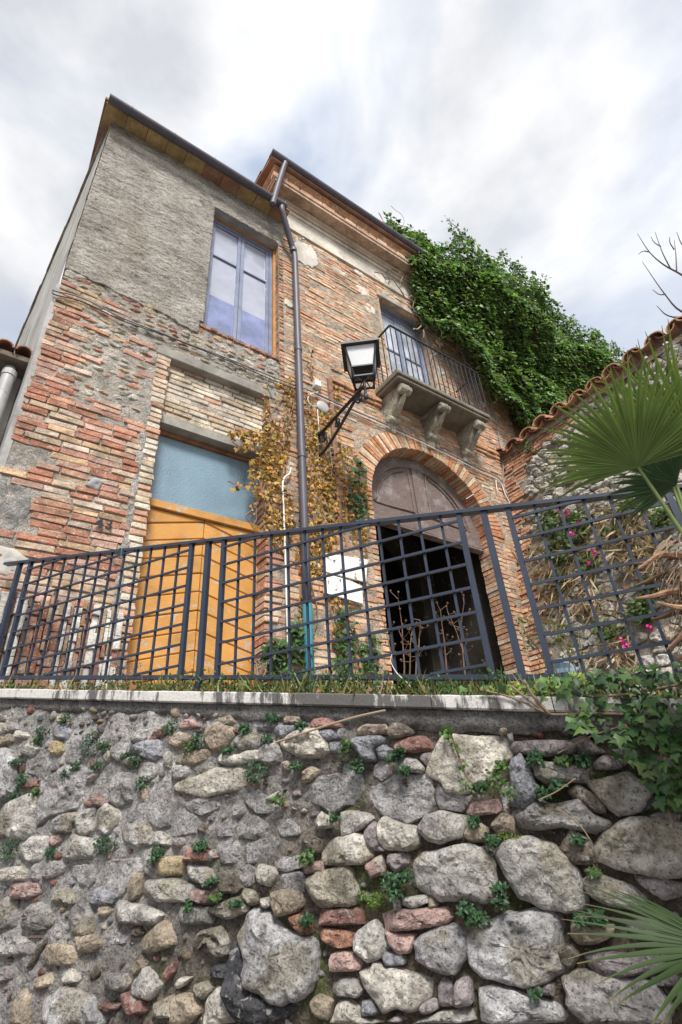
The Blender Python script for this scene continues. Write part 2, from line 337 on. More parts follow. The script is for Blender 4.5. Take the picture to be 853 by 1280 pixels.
# ------------------------------------------------------------------ generators
def stone_mesh(poly, H, seed, rough=.3, base=-.05, lift=0., flat=3.2, res=.02):
    """poly: (n,2) outline on a plane in metres -> s,z,o arrays + faces (a rounded, faceted rock)"""
    P = np.asarray(poly, float)
    if ((P[:, 0] * np.roll(P[:, 1], -1) - np.roll(P[:, 0], -1) * P[:, 1]).sum()) < 0: P = P[::-1]
    n = len(P); R = []
    for i in range(n):                                   # cut corners a little
        a, b, c = P[i - 1], P[i], P[(i + 1) % n]; R += [b + (a - b) * .06, b * .97 + .015 * (a + c), b + (c - b) * .06]
    R = np.array(R); seg = np.linalg.norm(np.roll(R, -1, 0) - R, axis=1); per = seg.sum()
    m = int(np.clip(per / res, 14, 76)); cum = np.r_[0, np.cumsum(seg)]
    tt = np.linspace(0, per, m, endpoint=False); Rc = np.vstack([R, R[:1]])
    O = np.c_[np.interp(tt, cum, Rc[:, 0]), np.interp(tt, cum, Rc[:, 1])]
    cen = O.mean(0); size = math.sqrt(max(1e-6, np.ptp(O[:, 0]) * np.ptp(O[:, 1])))
    O = cen + (O - cen) * (1 + .075 * fbm(np.c_[O * 1.6 / size * 4, np.full(m, seed)], 3, seed)[:, None])
    nr = int(np.clip(size * .5 / (res * 1.15), 3, 13)); ts = [1.02, 1.0, .975, .94] + list(np.linspace(.9, 0, nr + 1)[:-1])
    V = []; r2 = np.random.default_rng(seed + 999)
    dirs = r2.uniform(0, 2 * np.pi, 4); offs = r2.uniform(.25, .75, 4) * size * .5; ks = r2.uniform(.5, 1.7, 4)
    tilt = r2.normal(0, .12, 2)
    wdt = min(size * .5, max(H * 5. / flat, .006)); A0 = O; D0 = np.roll(O, -1, 0) - O; L0 = (D0 ** 2).sum(1) + 1e-12
    def hh(Q, t):
        dq = Q[:, None, :] - A0[None]; kk = np.clip((dq * D0[None]).sum(2) / L0, 0, 1); dist = np.sqrt(((dq - kk[..., None] * D0[None]) ** 2).sum(2)).min(1)
        x = np.clip(dist / wdt, 0, 1); h = H * np.sqrt(np.maximum(0, 1 - (1 - x) ** 2))
        q = Q - cen
        for d, o, k in zip(dirs, offs, ks):
            h = h - k * np.maximum(0, q[:, 0] * math.cos(d) + q[:, 1] * math.sin(d) - o) * H / size * 1.6
        h = h + (q @ tilt) * H / size * 2 * (1 - t ** 4)
        h = h + H * rough * fbm(np.c_[Q * (2.2 / size + 12), np.full(len(Q), seed * 1.7)], 3, seed, .55) * (1 - t ** 6 * .5)
        nq = fbm(np.c_[Q * A(9, 13), np.full(len(Q), seed * 2.3)], 3, seed + 40, .5); h = h + H * rough * .9 * (np.round(nq * 3.2) / 3.2 * .75 + nq * .25) * (1 - t ** 8)
        h = h + .12 * H * rough * 3 * vnoise(np.c_[Q * 34, np.full(len(Q), seed * 1.7)], seed + 5)
        return h
    for i, t in enumerate(ts):
        Q = cen + (O - cen) * t
        z = np.full(m, base) if i == 0 else hh(Q, min(t, 1.)) + lift
        V.append(np.c_[Q, z])
    V.append(np.r_[cen, hh(cen[None], 0.)[0] + lift][None])
    V = np.vstack(V); k = len(ts)
    F = [[i * m + j, i * m + (j + 1) % m, (i + 1) * m + (j + 1) % m, (i + 1) * m + j] for i in range(k - 1) for j in range(m)]
    F += [[(k - 1) * m + j, (k - 1) * m + (j + 1) % m, k * m] for j in range(m)]
    return V[:, 0], V[:, 1], V[:, 2], F
def clip(poly, p, nrm):
    out = []
    for i in range(len(poly)):
        a, b = poly[i], poly[(i + 1) % len(poly)]; da, db = (a - p) @ nrm, (b - p) @ nrm
        if da <= 0: out.append(a)
        if da * db < 0: out.append(a + (b - a) * da / (da - db))
    return out
def voronoi(pts, asp=1., shrink=.006):
    """cells of points (stretched so that stones lie wider than tall), shrunk by a joint"""
    P = np.asarray(pts, float) * A(1, asp); cells = []
    for i, p in enumerate(P):
        d = np.linalg.norm(P - p, axis=1); idx = np.argsort(d)[1:14]; r = d[idx[0]] * 2.2
        poly = [p + A(-r, -r), p + A(r, -r), p + A(r, r), p + A(-r, r)]
        for j in idx:
            v = P[j] - p; l = np.linalg.norm(v)
            if l < 1e-6: continue
            poly = clip(poly, p + v * .5 - v / l * shrink, v / l)
            if len(poly) < 3: break
        cells.append(np.array(poly) / A(1, asp) if len(poly) >= 3 else None)
    return cells
def wallgrid(fr, s0, s1, z0, z1, step, ofun, cfun, keep=None, zs=None):
    ss = np.linspace(s0, s1, max(2, int((s1 - s0) / step) + 1)); zz = np.linspace(z0, z1, max(2, int((z1 - z0) / step) + 1)) if zs is None else zs
    S, Z = np.meshgrid(ss, zz); s, z = S.ravel(), Z.ravel(); nx = len(ss); ny = len(zz)
    V = fr.pos(s, z, ofun(s, z)); C = cfun(s, z)
    i = (np.arange(ny - 1)[:, None] * nx + np.arange(nx - 1)[None]).ravel()
    F = np.c_[i, i + 1, i + nx + 1, i + nx]
    if keep is not None: F = F[keep(s[F].mean(1), z[F].mean(1))]
    return V, F, C
def pal(pals, wts=None): return 1.12 * np.asarray(pals[rng.choice(len(pals), p=None if wts is None else np.asarray(wts) / sum(wts))]) * (1 + rng.normal(0, .1))

# ================================================================== SETTING
def ztop(u): return .350 - .1593 * np.asarray(u, float)          # top of the coping, falls to the right with the street
V = A([-900, -900, 0], [900, -900, 0], [900, 900, 0], [-900, 900, 0])
g = mk('street', V, [[0, 1, 2, 3]], M['earth'], col=(.2, .19, .18)); g['kind'] = 'structure'
uu = np.array([-4.3, 4.5]); V = np.vstack([FW.pos(uu, ztop(uu) - .05, -.2), FW.pos(uu[::-1], ztop(uu[::-1]) - .05, -7.)])
g = mk('terrace', V, [[0, 1, 2, 3]], M['earth'], col=(.26, .23, .19)); g['kind'] = 'structure'

# ------------------------------------------------------------------ retaining wall
RW = thing('retaining_wall', 'rough rubble retaining wall of grey and cream stones with white coping below the railing', 'wall', FW.pos(-1.5, -EYE, 0))
CC = dict(g=(.34, .32, .31), l=(.5, .46, .4), w=(.68, .66, .64), t=(.4, .32, .23), r=(.3, .15, .125), p=(.3, .255, .26), d=(.075, .075, .085),
          b=(.28, .285, .32), k=(.42, .4, .37), y=(.48, .37, .2), o=(.42, .2, .12), m=(.36, .345, .345), n=(.2, .165, .125), h=(.44, .43, .44), q=(.42, .27, .24), c=(.56, .51, .43))
TRACE = """0|h 0,265 40,260 80,320 95,400 85,470 40,500 0,520|k 0,595 60,540 150,490 195,485 200,560 185,620 205,660 140,700 70,705 0,675|t 0,200 60,190 75,225 40,245 0,255|l 0,135 40,135 55,175 0,190|g 50,130 85,135 90,165 65,180 45,160|l 80,165 160,190 150,210 90,210|k 110,225 180,215 200,260 170,300 120,290|y 262,225 310,220 318,270 290,295 258,285|b 270,150 330,130 355,180 340,215 290,210|g 570,400 600,385 680,380 685,440 665,510 600,545 555,510 565,450|g 710,360 750,325 785,350 780,390 745,420 705,415|g 555,270 590,230 640,240 635,290 600,320 560,305|k 610,310 680,300 700,350 650,365 610,340|q 430,510 490,485 555,520 545,545 425,550|w 470,620 490,565 540,540 590,555 600,600 560,665 530,685 490,665|g 245,640 270,605 350,580 395,580 400,600 365,640 350,675 250,680|k 365,640 430,565 490,550 462,620 475,660 430,690 365,670|k 100,770 170,700 240,700 245,750 220,815 160,820 105,795|q 250,700 310,685 316,720 290,750 250,745|k 322,685 370,675 430,700 485,720 490,770 470,805 330,805 318,770|g 605,670 640,640 720,630 760,660 760,730 690,745 610,720|k 765,670 800,670 853,705 853,740 760,735|g 625,230 700,170 760,165 740,215 660,240|r 750,215 780,175 830,155 835,190 790,210 765,235|b 640,250 700,225 790,220 815,255 805,300 760,320 720,300 650,275|k 820,260 853,250 853,375 820,360|l 0,100 45,95 50,120 0,128|t 290,100 325,95 325,130 290,135|r 110,435 185,415 195,450 120,460|r 100,350 125,330 130,370 105,400|m 640,560 720,530 720,600 600,650 595,620|t 700,460 735,450 725,520 690,530|l 435,415 490,370 495,390 450,430|l 520,300 545,265 566,305 540,335|m 205,480 230,420 330,345 440,350 550,400 545,470 430,500 390,560 260,595 200,635 195,560|m 130,310 230,290 255,330 220,410 140,380|m 360,195 430,190 440,250 400,335 340,335 325,300|m 740,480 800,430 853,390 853,640 790,655 730,620
1|q 45,130 60,115 120,120 145,150 100,165 50,155|t 170,200 190,160 240,135 310,165 310,200 280,255 230,272 185,240|t 0,200 50,180 110,200 110,235 50,260 0,245|t 20,320 60,285 150,265 205,270 210,300 150,340 20,340|l 215,290 250,275 340,290 380,270 440,270 435,320 370,330 300,345 225,320|k 315,230 335,195 400,180 455,185 465,225 440,260 360,265|g 445,265 510,222 555,280 545,330 500,342 440,325|b 515,150 560,140 630,150 625,180 560,210 510,180|b 420,160 440,145 508,160 500,178 430,175|t 540,120 570,95 640,105 640,137 545,137|r 705,140 720,115 780,102 850,125 850,155 710,158|c 555,240 600,190 660,160 720,165 765,230 780,270 740,300 660,305 570,265|b 735,175 800,160 820,205 780,220 745,195|b 788,230 840,225 835,280 795,280|b 825,165 853,160 853,210 828,210|c 40,465 60,425 150,395 240,360 340,360 395,400 385,440 330,465 240,480 180,495 120,490|g 15,390 30,345 100,345 115,375 80,415 25,415|k 130,380 180,345 235,355 235,380 160,390|t 640,380 700,350 740,370 700,420 650,430|c 715,625 740,575 800,610 790,650 740,660|p 0,720 70,700 75,740 30,750 0,740|r 50,760 90,750 190,755 185,815 60,815|k 190,770 215,760 228,790 195,820|m 0,620 60,565 130,600 120,680 40,695 0,700|m 220,640 320,590 330,640 305,695 230,700|m 335,630 420,595 495,640 495,690 420,720 335,700|m 510,640 560,605 620,640 630,690 540,700|m 365,490 430,460 520,545 495,585 425,585 365,530|m 650,440 720,400 850,380 850,540 800,585 720,540 650,520|m 215,745 300,705 350,735 345,833 240,833|m 365,735 500,695 530,740 480,833 365,833|m 75,530 150,500 230,505 235,555 160,595 85,570|t 555,330 580,320 600,350 580,375|l 470,510 530,470 540,490 500,515|q 410,440 430,405 440,430 420,455|n 640,700 690,690 740,720 735,775 700,770 660,730|g 305,540 360,540 370,585 320,605|t 245,115 300,95 330,130 270,150
2|t 60,155 130,140 215,140 228,165 220,185 80,195|n 234,160 260,132 310,135 365,170 340,195 260,208 236,190|r 260,245 290,215 400,195 445,200 445,265 370,280 265,275|b 55,215 130,198 220,198 225,225 160,262 165,310 120,322 95,280 45,235|b 162,268 210,242 250,265 240,310 195,310|m 145,350 190,312 240,330 243,385 195,425 155,395|k 255,350 300,300 370,310 410,360 400,380 300,370|p 390,290 440,280 445,325 430,350 395,315|c 435,385 480,280 510,210 560,195 640,210 720,200 800,205 840,255 835,310 770,340 720,415 650,425 640,465 600,472 530,455 500,410|g 820,190 850,180 853,240 828,225|t 780,170 800,150 830,160 832,185 800,200|q 610,550 670,525 775,512 790,560 770,580 690,590 612,588|k 390,640 420,595 480,575 560,590 610,600 612,650 580,700 480,730 430,715 395,680|l 188,640 215,605 300,640 370,650 375,740 330,765 220,760 190,720|p 115,670 150,630 178,645 183,730 205,765 150,770 110,740|k 0,580 50,570 130,590 150,610 90,660 60,675 0,695|l 0,705 60,685 108,705 145,790 90,833 0,833 -90,833 -100,780 -60,710|t 610,690 640,635 680,630 720,660 715,720 640,728|t 745,640 790,585 853,600 853,680 780,690|p 660,770 700,745 745,770 730,800 670,800|p 230,790 325,775 322,833 230,833|t 130,833 190,790 205,833|m 255,385 400,385 440,400 455,535 420,595 330,630 200,600 115,500 135,430 200,430|m 465,430 520,460 650,490 600,580 480,560 460,520|m 660,475 770,455 780,500 680,520|m 0,340 60,340 100,400 105,490 60,545 0,540|m 785,450 840,410 853,560 800,575
3|p 5,235 30,225 180,218 290,220 310,250 300,285 180,295 60,285 10,280|p 315,215 370,190 420,240 470,275 400,285 335,285|b 0,330 50,290 100,380 140,480 130,520 60,550 0,530|k 105,335 170,325 260,340 370,340 375,430 250,420 190,435 130,400|p 410,340 460,295 505,300 555,340 540,360 430,362|p 505,260 560,250 590,310 565,345 520,320|k 385,430 470,410 590,378 640,420 695,440 700,470 670,530 640,570 540,590 500,565 440,490|n 280,470 340,445 400,480 470,550 470,580 420,575 330,520|g 0,590 60,560 130,530 230,540 330,515 400,590 470,620 460,670 400,680 250,650 100,670 0,680|l 412,755 480,680 600,617 740,620 853,658 853,890 760,905 640,870 520,850 430,820|p 695,595 740,580 853,590 830,640 780,630|n 305,660 395,720 412,833 305,833 245,760|d 600,480 720,500 700,560 620,590|k -70,790 10,722 105,715 205,745 265,795 335,890 365,970 355,1050 265,1065 165,1040 50,995 0,915|p 700,300 800,310 840,400 740,420
4|l 100,0 230,0 215,25 150,25|l 0,85 30,60 110,52 155,75 155,115 60,122 0,118|g 160,60 180,38 210,45 213,110 190,122 160,105|g 217,40 260,20 345,40 320,75 270,105 225,110|q 40,170 70,140 170,130 240,140 235,165 160,205 90,210 45,195|k 235,200 250,165 350,168 370,200 368,235 250,220|k 85,300 110,260 200,235 270,265 275,310 245,355 170,368 95,345|g 350,340 360,280 410,215 450,260 480,330 470,385 370,390|m 350,95 370,50 430,40 475,80 470,130 440,160 390,130|m 485,70 560,20 690,10 695,80 610,190 560,210 490,140|t 230,490 235,445 290,435 350,450 395,490 370,540 240,538|b 425,190 520,150 585,200 560,240 470,240|k 565,270 590,225 640,230 770,270 800,290 760,345 690,340 620,325 580,305|t 490,255 540,240 560,275 520,300 485,285|t 715,410 760,360 810,320 853,340 853,440 790,465 730,475|t 645,560 700,495 720,540 680,590 650,600|k 640,650 690,590 715,555 745,600 775,650 740,710 650,690|r 800,600 853,510 853,580 820,625|r 485,745 520,730 595,745 560,775 495,770|r 600,690 640,685 700,720 710,780 660,800 610,770|g 475,650 500,590 610,590 635,640 600,680 540,660|t 180,610 260,575 260,640 180,660|l 310,610 330,560 385,570 390,620 330,630|p 0,560 40,545 70,580 60,620 0,620|q 140,390 220,380 210,410 135,410|n 140,550 200,440 245,385 230,430 170,540|g 0,380 80,370 150,420 140,490 30,490 0,480|h 220,700 330,650 420,690 480,760 490,833 190,833|m 150,690 200,670 210,720 160,750|k 700,190 730,122 853,115 940,145 958,190 935,225 775,222|y 772,10 905,5 908,95 775,98|g 722,0 760,0 765,80 750,105 725,100|t 625,190 660,85 718,95 695,190 660,220|m 505,390 560,365 635,395 615,435 540,440|t 55,833 85,700 130,630 150,700 140,833|t 370,400 460,395 515,430 480,470 400,480|g 0,205 85,218 85,345 0,355|n 625,355 700,345 718,395 660,405|l 755,740 853,695 853,800 775,805
5|r 60,0 225,0 215,20 70,20|k 65,80 80,45 170,55 230,90 225,130 180,145 70,110|q 95,200 115,165 210,180 222,215 190,245 100,220|k 30,300 60,252 180,255 190,300 190,340 50,335|l 197,265 260,230 330,205 370,250 365,280 290,310 220,300|n 245,150 260,100 310,105 345,160 320,185 245,180|l 350,175 370,165 420,190 420,235 390,245 350,200|l 440,215 475,210 485,250 450,265|l 415,80 440,45 500,60 515,95 480,150 425,130|m 305,75 370,42 415,65 408,140 360,160 320,120|m 490,10 640,0 640,60 560,85 510,75|m 485,140 520,100 620,80 655,130 640,190 520,170|t 490,190 560,172 620,187 655,240 600,280 520,298 500,240|q 645,35 750,28 755,75 660,90|l 666,178 666,127 730,87 801,71 845,55 877,79 912,190 900,242 821,246 722,266 674,230|r 730,270 928,262 940,345 734,341|o 702,369 722,357 853,373 885,389 885,448 821,456 710,405|o 575,310 620,300 680,330 680,390 640,390 590,340|h 312,410 350,340 365,300 405,278 440,305 490,305 510,350 560,390 650,410 690,430 710,500 695,600 660,670 610,700 540,715 490,710 430,660 380,640 345,590 370,500 330,460|d 315,450 355,500 340,590 385,655 440,695 500,722 600,712 655,685 655,740 590,790 490,820 345,833 295,760 268,640 290,540|d 180,575 220,540 280,560 270,620 200,610|q 789,496 853,476 928,516 932,571 793,571|k 777,654 793,627 885,615 932,666 924,702 781,694|t 670,740 720,700 790,730 770,820 700,800|c 793,833 825,734 873,722 920,762 924,801 1039,833|l 150,380 240,355 270,420 260,490 220,505 235,430 180,395 120,480 90,450|m 140,425 195,415 220,450 185,490 140,480|g 100,650 160,630 190,670 150,720|l 0,650 40,610 90,610 50,650 0,680|l 175,720 220,665 285,740 290,833 165,833|t 0,690 100,705 130,780 80,833 0,833
6|q 120,45 185,0 210,85 140,118|p 230,0 332,0 328,45 270,80 232,40|k 335,30 400,0 600,-45 700,-25 740,40 750,200 690,225 600,215 500,220 460,190 350,195|k 292,217 420,197 422,235 350,265 297,250|k 255,215 275,195 288,230 285,275 258,278|t 427,207 460,197 475,250 432,262|q 185,290 220,278 500,262 525,310 500,345 240,378 210,350|k 55,400 160,328 190,380 235,455 200,500 130,525 70,480|q 217,370 250,392 355,397 330,480 280,490 242,442|h 370,440 420,390 510,345 570,360 610,400 622,460 600,520 560,580 500,580 420,550 370,520|b 190,510 220,482 300,497 310,540 220,550|l 95,590 140,570 165,535 215,570 250,565 310,590 370,600 430,620 445,660 430,700 350,765 280,750 215,770 150,700 110,650|p 365,780 400,740 460,715 488,740 470,770 390,800|p 478,650 500,615 545,640 548,745 490,745|p 560,640 590,620 640,612 645,740 560,750|h 639,417 690,369 789,317 928,290 1039,290 1075,337 1095,377 1079,436 1107,496 1162,508 1107,575 1027,603 908,643 809,627 710,603 662,536|h 698,674 750,658 849,682 948,714 1047,734 1107,785 1127,833 706,833|k 380,833 500,780 630,770 650,833|p 220,833 270,800 330,833|b 90,740 150,720 180,790 100,800
7|k 375,130 410,95 470,110 590,150 680,215 720,240 640,270 500,250 420,210 375,170|t 305,335 420,335 510,355 500,400 420,440 340,440 310,400|p 540,340 700,325 853,370 853,400 700,420 560,380|p 375,500 460,490 600,500 760,480 820,520 760,560 560,600 450,595 390,560|g 275,610 320,580 440,590 560,610 700,640 770,740 770,833 390,833 300,740|g 830,690 853,670 853,740 830,730|p 700,610 850,600 853,650 720,650|p 150,640 215,640 215,700 150,690|p 620,95 780,122 853,140 853,200 760,220 660,150|n 230,470 310,440 340,500 300,570 240,540"""
OFFX = [0, 213, 426, 638] * 2; OFFY = [870] * 4 + [1070] * 4
def wallbase(u, z):                                # how deep the joints lie: flush mortar upper left, raked out lower right
    k = 1 / (1 + np.exp(-(u * .9 + 1.25 - (z - .05) * 1.3) * 4)); return -.004 - .042 * k
stones = []; K = 853 / 215.
for ln in TRACE.split('\n'):
    ti, *ps = ln.split('|'); ti = int(ti)
    for p in ps:
        w0 = p.split(); c = w0[0]; q = [tuple(map(float, v.split(','))) for v in w0[1:]]
        stones.append((c, np.array([FW.px(OFFX[ti] + x / K, OFFY[ti] + y / K) for x, y in q])))
allpts = []
for i, (c, P) in enumerate(stones):
    sz = math.sqrt(np.ptp(P[:, 0]) * np.ptp(P[:, 1])); cen = P.mean(0); b0 = float(wallbase(cen[0], cen[1]))
    col0 = A(*CC[c]); col0 = (col0 * .8 + .2 * col0.mean() * A(1., .985, .98)) * (1.25 + rng.normal(0, .1)); mor = c == 'm'
    H = (.008 + .05 * sz) if mor else (.014 + .13 * sz) * rng.uniform(.8, 1.15)
    H = min(H, .045)
    lift = (b0 + .001) if mor else (b0 * .42 + .004)
    if c == 'd': lift -= .012
    if c == 'c' and sz > .2: H = .02
    s, z, o, F = stone_mesh(cen + (P - cen) * (1.05 if mor else 1.13), H, i + 1, 1. if mor else .55, base=b0 - .05, lift=lift, flat=10. if mor or c in 'rqo' else 7., res=.012)
    n = fbm(np.c_[s * 14, z * 14, np.full(len(s), i)], 3, i)[:, None]
    C = col0 * (1 + .35 * n)
    if not mor and c in 'klgchw':
        moss = np.clip((fbm(np.c_[s * 9, z * 9, np.full(len(s), i + 50)], 3, 77) - .12) * 3, 0, .6)[:, None]; C = C * (1 - moss) + A(.3, .26, .17) * moss
    mk('mortar_patch' if mor else ('brick' if c in 'ro' else 'stone'), FW.pos(s, z, o), F, M['mortar' if mor else 'stone'], RW, col=C, smooth=26)
    Pc = np.vstack([P, P * .5 + np.roll(P, 1, 0) * .5, (P + cen) / 2, cen[None]]); allpts.append(Pc)
polys = [P for c, P in stones]; allpts = np.vstack(allpts)
fill = []; cand = np.c_[rng.uniform(-3.5, .4, 16000), rng.uniform(-.8, .85, 16000)]
cand = cand[cand[:, 1] < ztop(cand[:, 0]) - .1]
ins = np.zeros(len(cand), bool)
for P in polys: ins |= inpoly(cand[:, 0], cand[:, 1], (P.mean(0) + (P - P.mean(0)) * 1.05).tolist())
pts = allpts.copy()
for q in cand[~ins]:
    d = np.min(np.linalg.norm(pts - q, axis=1))
    if d > .02 and len(fill) < 420:
        r = min(d * .95, .045) * rng.uniform(.65, 1.); a = np.sort(rng.uniform(0, 6.28, 7)); e = rng.uniform(.6, 1.)
        P = np.c_[q[0] + r * np.cos(a) * rng.uniform(.8, 1.1, 7), q[1] + r * e * np.sin(a) * rng.uniform(.8, 1.1, 7)]; fill.append((r, P)); pts = np.vstack([pts, q[None], P])
fill.sort(key=lambda v: -v[0]); rest = MB()
for i, (r, P) in enumerate(fill):
    cen = P.mean(0); b0 = float(wallbase(*cen)); c = CC['gktpnmlrb'[rng.integers(9)]]
    s, z, o, F = stone_mesh(P, .012 + .3 * r, 1000 + i, .3, base=b0 - .04, lift=b0 + .002, res=.02)
    if i < 70: mk('stone', FW.pos(s, z, o), F, M['stone'], RW, col=A(*c) * rng.uniform(.8, 1.1), smooth=True)
    else: rest.add(FW.pos(s, z, o), F, A(*c) * rng.uniform(.8, 1.1))
# stones beyond the frame, joined
for (s0, s1, z0, z1) in ((-4.2, -3.45, -1.6, .85), (.42, 1.5, -1.6, .2), (-3.4, .42, -1.6, -.85)):
    n = int((s1 - s0) * (z1 - z0) / .03); pp = np.c_[rng.uniform(s0, s1, n), rng.uniform(z0, z1, n)]
    for i, ce in enumerate(voronoi(pp, 1.5, .012)):
        if ce is None or len(ce) < 4: continue
        ce = np.c_[np.clip(ce[:, 0], s0, s1), np.clip(ce[:, 1], z0, np.minimum(z1, ztop(ce[:, 0]) - .1))]
        if np.ptp(ce[:, 0]) < .03 or np.ptp(ce[:, 1]) < .03: continue
        s, z, o, F = stone_mesh(ce, .03, 3000 + i, .3, base=-.06, lift=-.02, res=.05); rest.add(FW.pos(s, z, o), F, A(*CC['gktpl'[i % 5]]))
rest.build('small_stones', M['stone'], RW, kind='stuff', smooth=True)
# mortar body
def mo(s, z):
    P = np.c_[s, z, np.zeros(len(s))]
    return wallbase(s, z) + .003 + .02 * fbm(P * 9, 5, 3, .65) + .011 * fbm(P * 42, 3, 9, .6)
def mc(s, z):
    k = np.clip((wallbase(s, z) + .004) / -.042, 0, 1)[:, None]; P = np.c_[s, z, np.zeros(len(s))]; n = fbm(P * 6, 4, 21)[:, None]
    C = (A(.47, .45, .44) * (1 - k) + A(.15, .122, .09) * k) * (1 + .35 * n)
    ms = np.clip((fbm(P * 5, 3, 31) - .22) * 4, 0, .7)[:, None] * k; return C * (1 - ms) + A(.09, .12, .035) * ms
V, F, C = [], [], []
ss = np.r_[np.linspace(-4.2, -3.45, 8), np.linspace(-3.43, .45, 325), np.linspace(.5, 1.5, 10)]; tt = np.r_[np.linspace(0, .38, 8), np.linspace(.39, 1, 125)]
S, T = np.meshgrid(ss, tt); s = S.ravel(); z = -EYE + T.ravel() * (ztop(s) - .055 + EYE)
nx = len(ss); i = (np.arange(len(tt) - 1)[:, None] * nx + np.arange(nx - 1)[None]).ravel()
mk('mortar', FW.pos(s, z, mo(s, z)), np.c_[i, i + 1, i + nx + 1, i + nx], M['mortar'], RW, col=mc(s, z), smooth=True)
# core behind the mortar, then the smooth render band and the coping slabs
Vc = np.vstack([FW.pos([-4.2, 1.5], [-EYE] * 2, -.07), FW.pos([1.5, -4.2], [ztop(1.5) - .056, ztop(-4.2) - .056], -.07), FW.pos([-4.2, 1.5], [-EYE] * 2, -.4), FW.pos([1.5, -4.2], [ztop(1.5) - .056, ztop(-4.2) - .056], -.4)])
mk('core', Vc, BOXF, M['mortar'], RW, col=(.2, .18, .16))
ss = np.linspace(-4.2, 1.5, 380); rows = []
for k, (dz, oo) in enumerate([(-.058, .012), (-.075, .013), (-.095, .012), (-.112, .004), (-.13, -.02)]):
    P = np.c_[ss * 8, np.full(380, k), np.zeros(380)]; rows.append(FW.pos(ss, ztop(ss) + dz + (k > 2) * .022 * fbm(P, 3, 5), oo + .004 * fbm(P * 3, 2, 8)))
V = np.vstack(rows); i = (np.arange(4)[:, None] * 380 + np.arange(379)[None]).ravel()
mk('render_band', V, np.c_[i, i + 380, i + 381, i + 1], M['mortar'], RW, col=A(.24, .23, .225) * (1 + .35 * fbm(np.c_[np.tile(ss, 5) * 5, np.repeat(np.arange(5.), 380), np.zeros(1900)], 4, 6)[:, None]), smooth=True)
js = [-4.2, -3.3, FW.px(147, 866)[0], FW.px(352, 868)[0], FW.px(541, 870)[0], FW.px(690, 872)[0], .35, 1.0, 1.5]
for a, b_ in zip(js[:-1], js[1:]):
    n = 24; s = np.linspace(a + .002, b_ - .002, n); P = np.c_[s * 12, np.zeros(n), np.zeros(n)]; e = .0025 * fbm(P, 3, 3); V = []
    for dz, oo in ((-.056, -.3), (-.056, .034), (-.05, .04), (-.006, .04), (0, .034), (0, -.3)): V.append(FW.pos(s, ztop(s) + dz + (e if dz > -.01 else 0), oo + (e if oo > 0 else 0)))
    V = np.vstack(V); F = [[k * n + j, k * n + j + 1, ((k + 1) % 6) * n + j + 1, ((k + 1) % 6) * n + j] for k in range(6) for j in range(n - 1)]
    F += [[k * n for k in range(6)], [k * n + n - 1 for k in range(6)][::-1]]
    mk('coping_slab', V, F, M['travertine'], RW)

# ------------------------------------------------------------------ iron railing
IR = thing('iron_railing', 'blue black iron grid railing along the top of the stone wall', 'railing', FF.pos(-1.5, float(ztop(-1.5)), 0))
def rz(u): return 1.42 - .1737 * (u + .967)
def bz(u): return .607 - .1587 * (u + 1.036)
def fbar(u0, z0, u1, z1, wx, wy, name, o=0.):
    mk(name, *bar(FF.pos(u0, z0, o), FF.pos(u1, z1, o), wx, wy, WD if abs(u1 - u0) < .1 else A(0, 0, 1)), M['iron'], IR)
fbar(-3.815, rz(-3.815), .75, rz(.75), .018, .045, 'top_rail'); fbar(-3.75, bz(-3.75), .75, bz(.75), .022, .03, 'bottom_rail')
for u in (-3.65, -1.878, -.21, .62): fbar(u, float(ztop(u)) - .06, u, rz(u) - .009, .03, .03, 'post', -.004)
panels = [(-3.52, -2.005, 1.79, .1205, np.arange(-3.39, -2.1, .1165)), (-1.758, -.33, 1.497, .1185, np.arange(-1.645, -.4, .111)), (-.095, .56, 1.201, .1142, np.arange(.025, .55, .105))]
for a, b_, zt, pz, us in panels:
    for u in (a, b_): fbar(u, bz(u) + .012, u, rz(u) - .009, .026, .026, 'panel_post')
    for u in us: fbar(u, bz(u) + .012, u, rz(u) - .009, .012, .012, 'vertical_bar')
    for k in range(12):
        z = zt - k * pz; u0, u1 = a + .012, b_ - .012
        ue = -.967 - (z + .012 - 1.42) / .1737; ub = -1.036 - (z - .012 - .607) / .1587   # where it meets the sloping rails
        u1 = min(u1, ue); u0 = max(u0, ub)
        if u1 - u0 > .06: fbar(u0, z, u1, z, .012, .012, 'cross_bar', .013)
for u, z in ((-2.585, rz(-2.585) - .02), (-.02 + .24, .63)):
    tag(mk('cord_tie', *tube(smoothpath([FF.pos(u - .012, z + .03, .03), FF.pos(u + .012, z + .02, .035), FF.pos(u + .01, z - .03, .03), FF.pos(u - .008, z - .05, .035)], 4), .004, 6), M['teal' if z > 1 else 'dark_iron'], None), 'short turquoise cord tied on the top rail before the house number' if z > 1 else 'dark cord knotted round a bar of the right railing panel', 'cord')

